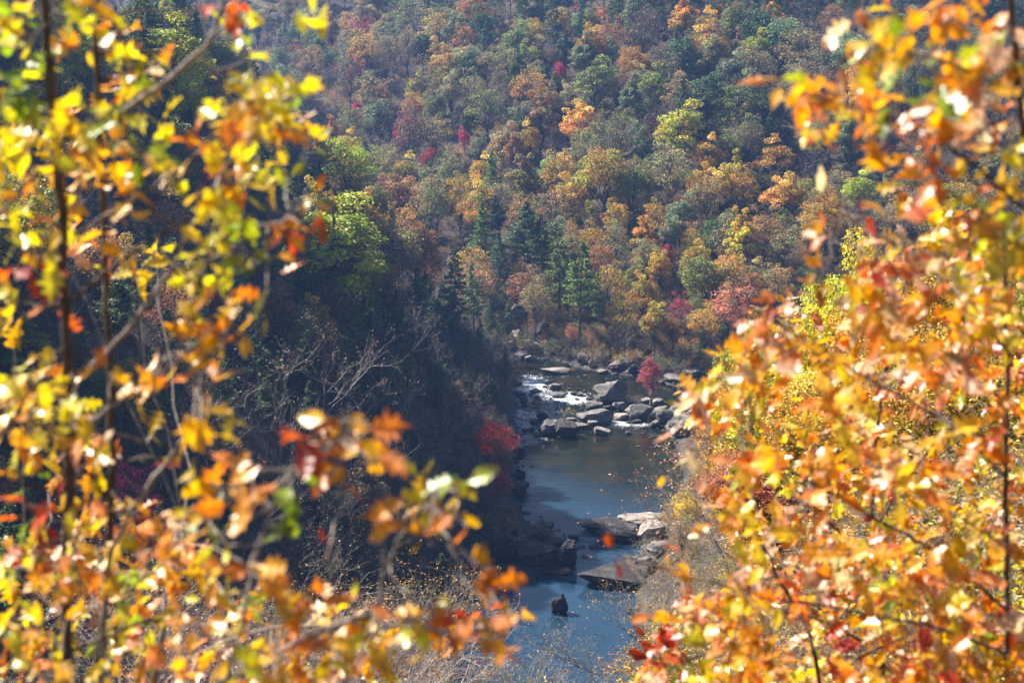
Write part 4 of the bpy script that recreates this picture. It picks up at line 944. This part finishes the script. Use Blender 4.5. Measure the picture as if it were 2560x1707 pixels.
# ================================================================== SAPLINGS CLOSE TO THE VIEWER
def leaf_mesh(seed, lobes, L=1.0):
    """a single lobed leaf with midrib fold, curl and stalk; unit length along +x"""
    r = np.random.default_rng(seed); V = []; Fc = []
    K = 9; us = np.linspace(0, 1, K)
    if lobes == 'oak': ws = np.array([.03, .11, .06, .31, .08, .36, .10, .17, .0])
    elif lobes == 'gum': ws = np.array([.05, .38, .14, .55, .15, .36, .10, .07, .0])
    else: ws = np.array([.02, .13, .21, .26, .27, .24, .18, .10, .0])
    ws = ws * (1 + r.normal(size=K) * .12); curl = r.uniform(-.5, .7); cup = r.uniform(.1, .45); tw = r.normal() * .3
    sp_ = []
    for i, u in enumerate(us): sp_.append(np.array([u, 0, -curl * (u - .2) ** 2 * .6]))
    for side in (1, -1):
        for i, u in enumerate(us):
            w_ = ws[i] * (1 + r.normal() * .08); fwd = .07 if lobes != 'plain' else .02
            V.append(sp_[i] + np.array([fwd * (w_ > .18), side * w_, cup * w_ + side * tw * w_ * u + r.normal() * .015]))
    nS = len(V); V += sp_
    for side in (0, 1):
        for i in range(K - 1):
            a, b = side * K + i, side * K + i + 1; c, d = nS + i + 1, nS + i
            Fc.append((a, b, c, d) if side else (d, c, b, a))
    n = len(V)
    for i, (x, w_) in enumerate([(-.28, .008), (.02, .012)]):
        for a in range(3): V.append(np.array([x, w_ * math.cos(a * 2.09), w_ * math.sin(a * 2.09) + (.05 if i == 0 else 0)]))
    for a in range(3): Fc.append((n + a, n + (a + 1) % 3, n + 3 + (a + 1) % 3, n + 3 + a))
    return np.array(V, float), np.array(Fc)
LEAF_FORE = leaf_material('lit_leaves', 'object', transl=.5, rough=.38, spec=1.0, pale=3.0)
LEAF_FORE_M = leaf_material('lit_leaves_mass', 'mesh', transl=.5, rough=.38, spec=1.0, pale=3.0)
LG = [leaf_mesh(s, k) for s, k in [(1, 'oak'), (2, 'gum'), (3, 'plain'), (4, 'oak'), (5, 'gum'), (6, 'plain'), (7, 'gum'), (8, 'oak')]]
LM = [mesh_np('leaf', v, [f], [LEAF_FORE], False, np.ones((len(v), 3))) for v, f in LG]
FP = {'Y': [(.86, .62, .004), (.80, .62, .005), (.68, .60, .008), (.88, .54, .004)], 'G': [(.30, .40, .008), (.44, .48, .01), (.16, .24, .008)],
      'O': [(.86, .34, .003), (.86, .41, .003), (.84, .23, .003), (.86, .47, .004)], 'R': [(.66, .06, .006), (.72, .13, .008), (.35, .025, .008), (.6, .1, .008)],
      'P': [(.82, .42, .2), (.86, .56, .34), (.82, .3, .1), (.78, .62, .28)]}
U = 2560 / 2352.
class Sapling:
    def __init__(s, name, label, cat, Y, bark, seed):
        s.r = np.random.default_rng(seed); s.Y = Y; s.bark = bark; s.nodes = []; s.leaves = []; s.twigs = Tubes(); s.stems = []
        s.thin = 1.0; s.warm = 1.0; s.gold = False; s.root = None; s.args = (name, label, cat)
    def stem(s, pts, r0, r1, dy=0.0):
        """pts in photograph view (2352 wide), first is the lower end"""
        P = [np.array(at_dist(x * U, y * U, s.Y + dy + (q[0] if q else 0))) for x, y, *q in pts]
        # smooth with intermediate points
        out = []
        for a, b in zip(P[:-1], P[1:]):
            for t in (0, .33, .66): out.append(a * (1 - t) + b * t)
        out.append(P[-1]); out = np.array(out); out[1:-1] = (out[:-2] + out[1:-1] * 2 + out[2:]) / 4
        out[1:-1] += s.r.normal(size=out[1:-1].shape) * .003
        s.stems.append((out, np.linspace(r0, r1, len(out)))); s.nodes += list(out)
        return s
    def spray(s, px, py, rad, n, pal, dy=None, size=(.05, .09), twig=True):
        Y = s.Y + (s.r.normal() * .25 if dy is None else dy)
        C = np.array(at_dist(px * U, py * U, Y)); R = rad * U / F * Y
        nd = np.array(s.nodes); k = np.argmin(np.linalg.norm((nd - C) * np.array([1, .5, 1]), axis=1))
        tw = curve(nd[k], C, -.04, s.r, 6, .045)
        if twig and np.linalg.norm(nd[k] - C) < 1.6: s.twigs.add(tw, np.linspace(.0034, .002, 6), 4)
        subs = [tw[-1], tw[-2]]
        for _ in range(max(1, n // 5)):
            e = C + unit(s.r.normal(size=3)) * R * s.r.uniform(.4, .85); c2 = curve(tw[s.r.integers(3, 6)], e, -.1, s.r, 4, .1)
            s.twigs.add(c2, np.linspace(.0021, .0013, 4), 3); subs += list(c2[1:])
        subs = np.array(subs)
        main = pal[s.r.integers(len(pal))]; n = max(1, int(round(n * s.thin)))
        if s.gold:
            pal = pal.replace('P', 'O', 1); main = 'OYYYO'[s.r.integers(5)] if main in 'RP' and s.r.random() < .6 else main
        for _ in range(n):
            p = C + s.r.normal(size=3) * R * np.array([.52, .8, .5])
            q = subs[np.argmin(np.linalg.norm(subs - p, axis=1))]; d = p - q; L_ = np.linalg.norm(d)
            if L_ > .22 and L_ > R: p = q + d / L_ * R * s.r.uniform(.5, 1)
            if L_ > .04: s.twigs.add(np.array([q, (p + q) / 2 + [0, 0, .008], p]), .0014, 3)
            x = unit(d * .8 + s.r.normal(size=3) * .05 + np.array([0, 0, -.03])); 
            nn = np.array([-.34, -.34, .74]) + s.r.normal(size=3) * .5; z = unit(nn - x * np.dot(nn, x)); y = np.cross(z, x)
            pl = FP[main if s.r.random() < .72 else pal[s.r.integers(len(pal))]]; c = np.array(pl[s.r.integers(len(pl))]) * s.r.uniform(.8, 1.1) * np.array([1, s.warm, 1])
            s.leaves.append((p, x, y, z, s.r.uniform(*size), np.clip(c, 0, .92), int(s.r.integers(len(LM)))))
        return s
    def build(s):
        name, label, cat = s.args
        b = s.stems[0][0][0]; g = gz(b[0], b[1])
        root = empty(name, (float(b[0]), float(b[1]), g)); s.root = root; O = np.array([b[0], b[1], g])
        for k, (P, R) in enumerate(s.stems):
            T = Tubes()
            if k == 0 and P[0][2] > g:                                # carry the stem down to the ground
                P = np.vstack([np.array([P[0][0] + .05, P[0][1], g - .1]), P]); R = np.concatenate([[R[0] * 1.25], R])
            T.add(P - O, R * (1 + .08 * s.r.normal(size=len(R))), 8); v, f = T.arrays()
            new_obj('stem' if k == 0 else 'branch', mesh_np('stem', v, [f], [s.bark], True), root)
        if s.twigs.v:
            v, f = s.twigs.arrays(); tag(new_obj('twigs', mesh_np('twigs', v - O, [f], [s.bark], True), root), kind='stuff')
        s.leaves.sort(key=lambda l: -l[4] / max(l[0][1], .1))
        for p, x, y, z, L, c, k in s.leaves[:290]:
            o = new_obj('leaf', LM[k], root); M = Matrix([[x[0], y[0], z[0], p[0] - O[0]], [x[1], y[1], z[1], p[1] - O[1]], [x[2], y[2], z[2], p[2] - O[2]], [0, 0, 0, 1]])
            o.matrix_local = M @ Matrix.Diagonal((L, L, L, 1)); o.color = (float(c[0]), float(c[1]), float(c[2]), 1)
        rest = s.leaves[290:]
        if rest:
            V, Fq, T = [], [], []; n0 = 0
            for p, x, y, z, L, c, k in rest:
                v, f = LG[k]; w_ = (v[:, :1] * x + v[:, 1:2] * y + v[:, 2:] * z) * L + p - O
                V.append(w_); Fq.append(f + n0); n0 += len(v); T.append(np.tile(c, (len(v), 1)))
            o = new_obj('foliage', mesh_np('foliage', np.concatenate(V), [np.concatenate(Fq)], [LEAF_FORE_M], False, np.concatenate(T)), root); tag(o, kind='stuff')
        tag(root, label, cat, 'saplings close to the viewer')
        print(name, len(s.leaves))
# --- A: dark stem at the left
A = Sapling('stem_sapling', 'dark-stemmed young tree at far left, yellow and orange leaves, thickest upright stem', 'young tree', 4.3, FORE_BARK, 101); A.thin = 1.1; A.gold = True; A.warm = 1.06
A.stem([(150,1640),(150,1500),(157,1250),(162,1050),(155,850),(148,700),(140,480),(128,330),(118,180),(105,60),(100,-60)], .0165, .0125)
A.stem([(150,700),(230,640),(330,560),(440,500)], .006, .003); A.stem([(132,360),(60,430),(-20,520)], .006, .003)
A.stem([(128,330),(200,300),(300,230),(360,180)], .007, .003); A.stem([(158,1000),(60,960),(-30,930)], .005, .003); A.stem([(150,1500),(300,1440),(450,1410)], .007, .004)
for a in [(60,60,60,9,'YG'),(20,180,50,8,'GY'),(130,95,38,5,'O'),(185,30,50,7,'YO'),(235,30,35,5,'YO'),(85,230,55,8,'YG'),(30,310,55,7,'GGY'),(115,300,55,7,'YG'),(190,270,50,7,'GY'),
          (200,370,62,12,'OOY'),(250,330,45,5,'O'),(40,420,55,8,'YO'),(100,480,55,9,'YO'),(180,450,55,8,'OY'),(50,530,50,7,'OY'),(110,570,55,8,'OYR'),(60,610,40,6,'RO'),(20,690,40,6,'YO'),
          (95,700,40,4,'PR'),(320,400,38,6,'O'),(330,470,38,5,'OY'),(270,260,40,7,'YG'),(300,330,40,5,'YG'),(20,30,40,5,'YG'),(60,130,45,6,'GYO'),(15,470,40,6,'Y'),(30,870,55,8,'Y'),(110,850,50,7,'OY'),
          (60,915,42,6,'YO'),(120,900,50,7,'YG'),(85,960,50,7,'PYG'),(150,955,45,6,'YO'),(210,1000,38,5,'PY'),(240,845,38,3,'O'),(30,970,40,5,'PO'),(100,1040,50,6,'OYR'),(40,1110,50,5,'OG'),
          (20,1000,30,4,'P'),(190,1060,40,4,'YP'),(70,1200,70,10,'YOR'),(150,1240,60,8,'YO'),(20,1290,50,8,'YO'),(200,1160,45,6,'OY'),(120,1330,60,9,'OYP'),(40,1390,55,9,'YO'),(190,1340,60,8,'O'),
          (110,1450,60,10,'YO'),(30,1490,55,9,'YOG'),(180,1480,60,8,'OY'),(100,1550,60,9,'OY'),(20,1570,40,6,'Y')]: A.spray(*a)
A.build()
# --- B: thinner dark stem right of it
B = Sapling('stem_sapling', 'thinner dark stem second from the left edge, orange leaves near its foot', 'young tree', 4.6, FORE_BARK, 102); B.thin = .8; B.gold = True; B.warm = 1.04
B.stem([(222,1640),(232,1450),(250,1250),(256,1050),(252,850),(246,650),(240,480),(228,300),(220,120),(225,-40)], .0115, .007)
B.stem([(252,1150),(200,1080),(150,1040)], .005, .004)
for a in [(480,15,40,4,'RO'),(255,85,35,5,'RO'),(285,105,30,4,'RO'),(300,140,60,10,'YG'),(330,160,40,6,'YG'),(400,112,16,1,'O'),(285,180,35,4,'YO'),(240,560,35,5,'OR'),(290,590,28,3,'R'),
          (180,560,45,5,'OP'),(250,920,40,4,'OR'),(270,1250,45,6,'OY'),(215,1240,45,6,'O'),(260,1310,45,6,'O'),(300,1190,40,5,'YO'),(335,1010,22,3,'RP'),(352,1050,22,3,'R'),(225,1085,25,3,'Y'),
          (330,1350,50,7,'PO'),(280,1420,50,7,'OYP'),(350,1480,55,7,'POY'),(260,1530,50,7,'OY'),(390,1400,40,5,'YO'),(330,1230,35,4,'OP'),(420,1310,45,6,'ROP'),(380,1270,35,4,'YP')]: B.spray(*a)
B.build()
# --- C: pale branches slanting up through the left half
Cc = Sapling('branching_sapling', 'pale-branched young tree slanting up through the left half, bright yellow top', 'young tree', 4.2, FORE_PALE, 103); Cc.thin = 1.1; Cc.gold = True; Cc.warm = 1.08
Cc.stem([(230,1640,.3),(245,1300,.2),(262,1240,.1),(330,1130,0),(400,1040,0),(440,985,0),(455,930,0),(450,860,.1),(430,800,.1)], .0085, .005)
Cc.stem([(200,860,.2),(262,790,.1),(340,700,0),(400,610,0),(445,520,0),(480,440,0),(520,380,0),(560,320,0),(600,260,.1)], .0075, .0035)
Cc.stem([(170,540,.1),(280,470,0),(370,420,0),(430,370,0),(490,330,0)], .0055, .003)
Cc.stem([(250,280,.2),(340,215,.1),(420,155,.05),(475,105,0),(500,50,0),(530,-30,0)], .0085, .006)
Cc.stem([(170,990,0),(250,940,0),(330,880,0),(400,830,0),(460,780,0)], .006, .003); Cc.stem([(455,930,0),(470,900,0),(462,860,0)], .005, .004)
Cc.stem([(450,560,0),(560,520,0),(640,520,0),(670,500,0)], .005, .0035)
for a in [(600,185,75,15,'YYG'),(640,240,60,10,'YG'),(560,265,55,9,'OY'),(505,300,55,9,'OY'),(620,305,60,9,'OY'),(672,285,38,5,'O'),(722,318,32,2,'GY'),(650,390,45,5,'YG'),(560,335,55,7,'OY'),
          (520,395,50,6,'YO'),(480,460,48,7,'Y'),(540,450,45,6,'YO'),(560,505,38,5,'YG'),(505,535,38,5,'Y'),(480,595,48,7,'YG'),(560,590,38,5,'YG'),(530,685,48,7,'YO'),(460,630,34,4,'Y'),(592,612,34,4,'YG'),
          (705,445,26,3,'O'),(735,485,22,2,'R'),(668,545,34,6,'RR'),(690,600,18,2,'O'),(570,25,32,4,'RO'),(520,15,30,4,'R'),(662,20,36,3,'Y'),(735,-2,26,2,'Y'),(440,740,46,6,'RO'),(505,795,44,8,'OP'),
          (545,775,26,3,'O'),(500,845,36,4,'OP'),(380,820,46,6,'OYP'),(340,862,44,5,'OY'),(435,955,34,5,'O'),(480,915,22,2,'OR'),(515,962,26,2,'OY'),(460,340,44,5,'OY'),(430,390,38,4,'OY'),(360,350,40,4,'YG'),
          (400,300,32,3,'YG'),(560,140,40,4,'YG'),(440,640,26,2,'Y'),(600,720,26,2,'YG')]: Cc.spray(*a)
Cc.build()
# --- D: low branches across the bottom, left of the pool
Dd = Sapling('low_sapling', 'low spreading young tree across the bottom, orange-yellow leaves left of the pool', 'young tree', 3.6, FORE_PALE, 104); Dd.thin = .9; Dd.gold = True; Dd.warm = 1.02
Dd.stem([(300,1700,.2),(520,1560,.1),(700,1470,0),(860,1400,0),(980,1440,0),(1060,1460,0),(1150,1440,0)], .009, .004)
Dd.stem([(860,1400,0),(885,1310,0),(912,1240,0),(945,1190,0),(1000,1130,0)], .006, .0035); Dd.stem([(885,1310,0),(878,1230,0),(880,1180,0)], .004, .003)
Dd.stem([(770,1330,0),(752,1290,0),(760,1250,0)], .005, .0035); Dd.stem([(520,1560,0),(560,1400,0),(590,1250,0),(640,1120,0),(700,1040,0),(780,1010,0)], .006, .003)
for a in [(560,1075,62,6,'OY'),(610,1130,62,7,'OY'),(640,1190,50,5,'OYG'),(470,1095,28,3,'P'),(680,1092,34,2,'G'),(545,1050,50,5,'OYP'),(735,1005,55,10,'RO'),(790,965,52,3,'O'),(820,1020,44,6,'O'),
          (870,1048,22,3,'O'),(790,1100,32,3,'OY'),(770,1070,24,3,'O'),(700,1020,30,4,'RP'),(990,1115,55,9,'YG'),(1045,1105,28,3,'G'),(1000,1180,52,8,'OYP'),(925,1190,44,6,'OP'),(982,1235,30,3,'O'),
          (1072,1205,26,2,'O'),(1050,1150,30,4,'PY'),(758,1248,14,1,'R'),(575,1300,36,4,'O'),(622,1328,28,2,'O'),(660,1342,22,1,'O'),(1120,1318,34,4,'O'),(1140,1385,55,8,'OP'),(1180,1402,26,3,'YO'),
          (1050,1430,46,7,'OPR'),(960,1420,36,5,'OP'),(820,1395,48,6,'YO'),(880,1475,44,6,'OP'),(1130,1455,46,6,'PO'),(470,1180,45,7,'OYG'),(420,1230,40,5,'YO'),(520,1250,45,6,'POR'),(490,1330,55,8,'POY'),
          (570,1400,60,9,'PYG'),(660,1420,55,8,'OYP'),(720,1380,40,6,'RO'),(770,1440,50,7,'YO'),(460,1430,55,8,'PO'),(540,1500,55,8,'OYP'),(640,1510,55,8,'OPR'),(740,1520,50,7,'YPO'),(830,1500,36,3,'R'),
          (420,1520,50,7,'OP'),(900,1540,50,6,'OP'),(380,1180,45,6,'OPY'),(600,1570,50,6,'OY'),(1000,1390,30,3,'P'),(800,1560,50,5,'YO')]: Dd.spray(*a)
Dd.build()
# --- E: upper right, big bright leaves
E = Sapling('overhanging_sapling', 'bright orange branch with glinting leaves overhanging from the upper right corner', 'young tree', 4.0, FORE_BARK, 105); E.warm = .97; E.thin = 1.25
E.stem([(2420,1700,.5),(2400,900,.4),(2380,500,.2),(2340,200,.1),(2320,-40,0)], .012, .008)
E.stem([(2380,500,.1),(2280,420,0),(2180,330,0),(2060,270,0),(1930,240,0),(1830,220,0)], .006, .0025)
E.stem([(2340,220,0),(2200,150,0),(2080,120,0),(1980,100,0)], .006, .0025); E.stem([(2380,600,0),(2250,480,0),(2140,420,0)], .005, .003)
for a in [(1805,215,36,4,'OG'),(1850,235,46,6,'OP'),(1855,275,44,5,'OY'),(1885,305,26,2,'R'),(1930,140,40,4,'PO'),(1960,180,55,8,'OY'),(1950,250,50,6,'O'),(2010,110,50,6,'YGO'),(2060,50,55,8,'YO'),
          (1960,35,30,2,'OG'),(2140,40,55,8,'YPO'),(2230,50,60,9,'YOP'),(2320,60,60,9,'YOP'),(2090,130,55,7,'GYO'),(2170,140,60,8,'OYP'),(2260,150,60,8,'OYG'),(2330,170,50,7,'YPO'),(2060,210,55,7,'OY'),
          (2150,220,60,8,'OGY'),(2240,240,60,8,'OYP'),(2325,270,60,9,'YPO'),(2010,280,50,6,'OG'),(2100,300,50,5,'OY'),(2200,320,45,5,'OP'),(2290,350,60,8,'YOP'),(1980,320,40,4,'O'),(2060,360,36,3,'YO'),
          (2150,400,40,4,'YO'),(2240,420,50,5,'OY'),(2330,440,60,9,'YO'),(2130,480,40,4,'OR'),(2200,510,45,5,'OY'),(2280,520,55,8,'OYG'),(2340,560,45,7,'YO'),(2040,430,26,2,'O'),
          (2250,300,40,5,'P'),(1850,210,26,3,'P')]: E.spray(*a)
E.build()
# --- G: middle right tree, leaves on several layers
G = Sapling('thicket_sapling', 'tall dark-stemmed young tree at right, dense orange and silvery leaves', 'young tree', 5.4, FORE_BARK, 106); G.warm = .97
G.stem([(2312,1700,0),(2314,1400,0),(2312,1200,0),(2308,1050,0),(2318,850,0),(2305,650,0),(2310,520,0),(2300,400,0)], .011, .007)
G.stem([(2312,1100,0),(2200,980,0),(2080,920,0),(1960,850,0),(1850,780,0),(1730,710,0)], .006, .003)
G.stem([(2312,1400,0),(2180,1280,0),(2020,1200,0),(1850,1100,0),(1700,1010,0),(1590,1000,0)], .007, .003)
G.stem([(2308,800,0),(2220,700,0),(2120,600,0),(2020,540,0),(1930,480,0)], .006, .003)
G.stem([(2312,1500,0),(2150,1440,0),(1950,1400,0),(1750,1370,0),(1600,1330,0),(1440,1280,0)], .007, .003)
for a in [(1895,480,34,3,'OP'),(1835,530,26,2,'P'),(1905,545,34,3,'OG'),(1832,592,28,2,'O'),(1885,640,40,4,'O'),(1990,470,30,3,'O'),(2040,540,44,5,'PR'),(2080,470,36,3,'YO'),(2000,600,44,5,'PR'),
          (2090,600,50,7,'OP'),(2170,560,50,7,'OYP'),(2250,600,50,8,'OGP'),(2330,660,50,8,'OY'),(1740,715,36,4,'RO'),(1760,680,26,2,'PO'),(1690,700,16,1,'O'),(2060,680,50,7,'OP'),(2150,680,55,8,'OYP'),
          (2240,700,55,8,'OP'),(1980,700,44,5,'RO'),(1540,1110,26,1,'O'),(1580,1025,34,2,'P'),(1420,1275,32,3,'R'),(1525,1270,40,4,'OR'),(1500,1420,36,3,'OY'),(1810,1395,34,2,'YG'),(1640,1200,30,3,'O'),
          (1620,1060,40,4,'P'),(1770,1060,40,5,'OY'),(1760,830,38,3,'P'),(1700,870,40,5,'OP')]: G.spray(*a, dy=-.6)
def fill(S, poly, n, pal, dys, rad=(26, 44), m=(5, 9), size=(.07, .12)):
    xs = [p[0] for p in poly]; ys = [p[1] for p in poly]; P = np.array(poly, float); c = 0
    while c < n:
        x, y = S.r.uniform(min(xs), max(xs)), S.r.uniform(min(ys), max(ys))
        if poly_dist(np.array([x]), np.array([y]), P)[0] > 0: continue
        S.spray(x, y, S.r.uniform(*rad), int(S.r.integers(*m)), pal[int(S.r.integers(len(pal)))], dy=float(S.r.uniform(*dys)), size=size); c += 1
RP = [(1980,560),(2150,480),(2360,520),(2360,1600),(1700,1600),(1500,1500),(1640,1350),(1700,1250),(1660,1120),(1600,1020),(1590,900),(1680,760),(1800,700),(1900,740)]
fill(G, RP, 82, ['OP', 'O', 'OYR', 'OY', 'OY', 'OP'], (-.6, .8))
G.build()
H_ = Sapling('thicket_sapling', 'second layer of the right thicket, smaller orange and pink leaves on thin stems', 'young tree', 8.5, FORE_BARK, 107); H_.warm = .97
H_.stem([(2020,1750,0),(2030,1500,0),(2000,1200,0),(2010,1000,0),(2040,800,0),(2080,650,0)], .016, .008)
H_.stem([(2010,1300,0),(1850,1150,0),(1720,1000,0)], .009, .004); H_.stem([(2020,1200,0),(2150,1000,0),(2280,900,0)], .009, .004); H_.stem([(2030,1500,0),(1850,1400,0),(1600,1380,0)], .009, .004)
fill(H_, RP, 195, ['OP', 'O', 'OYR', 'YG', 'OY', 'PO'], (-1.2, 2.5), rad=(24, 46), m=(7, 13), size=(.07, .12))
H_.build()
I_ = Sapling('thicket_sapling', 'yellow-orange young tree low in the right corner, behind the silvery leaves', 'young tree', 7.0, FORE_BARK, 108); I_.warm = .97
I_.stem([(1900,1750,0),(1880,1500,0),(1800,1350,0),(1750,1250,0)], .012, .006); I_.stem([(1890,1550,0),(2100,1450,0),(2250,1400,0)], .008, .004)
fill(I_, [(1560,1400),(1700,1330),(1900,1250),(2360,1150),(2360,1600),(1450,1600)], 70, ['OP', 'OY', 'PO', 'YG', 'OR'], (-.9, 1.2), rad=(26, 46), m=(6, 11))
I_.build()
J_ = Sapling('low_sapling', 'leafy young tree filling the lower left corner, pinkish and golden leaves', 'young tree', 6.0, FORE_PALE, 109)
J_.stem([(350,1750,0),(360,1500,0),(400,1350,0),(420,1200,0)], .012, .006); J_.stem([(360,1550,0),(560,1450,0),(760,1430,0),(1000,1440,0)], .008, .004); J_.stem([(360,1500,0),(200,1400,0),(60,1300,0)], .008, .004)
fill(J_, [(0,1180),(200,1130),(420,1200),(520,1300),(700,1380),(1100,1420),(1150,1480),(900,1600),(0,1600)], 48, ['OP', 'OY', 'PO', 'YG', 'OR', 'P'], (-.9, 1.5), rad=(26, 44), m=(5, 10))
fill(J_, [(0,0),(300,0),(360,420),(420,560),(300,760),(220,1180),(0,1200)], 14, ['OY', 'YG', 'Y', 'O'], (-.5, 1.5), rad=(24, 40), m=(4, 8))
J_.build()
# ================================================================== HAZE
def haze_box():
    x0, x1, y0, y1, z0, z1 = -3300, 3300, -500, 6600, -6, 150
    v = np.array([(x, y, z) for z in (z0, z1) for y in (y0, y1) for x in (x0, x1)])
    f = np.array([(0, 2, 3, 1), (4, 5, 7, 6), (0, 1, 5, 4), (2, 6, 7, 3), (0, 4, 6, 2), (1, 3, 7, 5)])
    m = bpy.data.materials.new('haze'); m.use_nodes = True; t = m.node_tree; t.nodes.remove(t.nodes['Principled BSDF'])
    pv = t.nodes.new('ShaderNodeVolumePrincipled'); pv.inputs['Color'].default_value = (.25, .48, 1.0, 1); pv.inputs['Density'].default_value = 0.00018
    pv.inputs['Anisotropy'].default_value = .35
    t.links.new(pv.outputs[0], t.nodes['Material Output'].inputs['Volume'])
    o = new_obj('haze', mesh_np('haze', v, [f], [m])); tag(o, 'thin blue autumn haze filling the gorge', None, None, 'stuff')
haze_box()
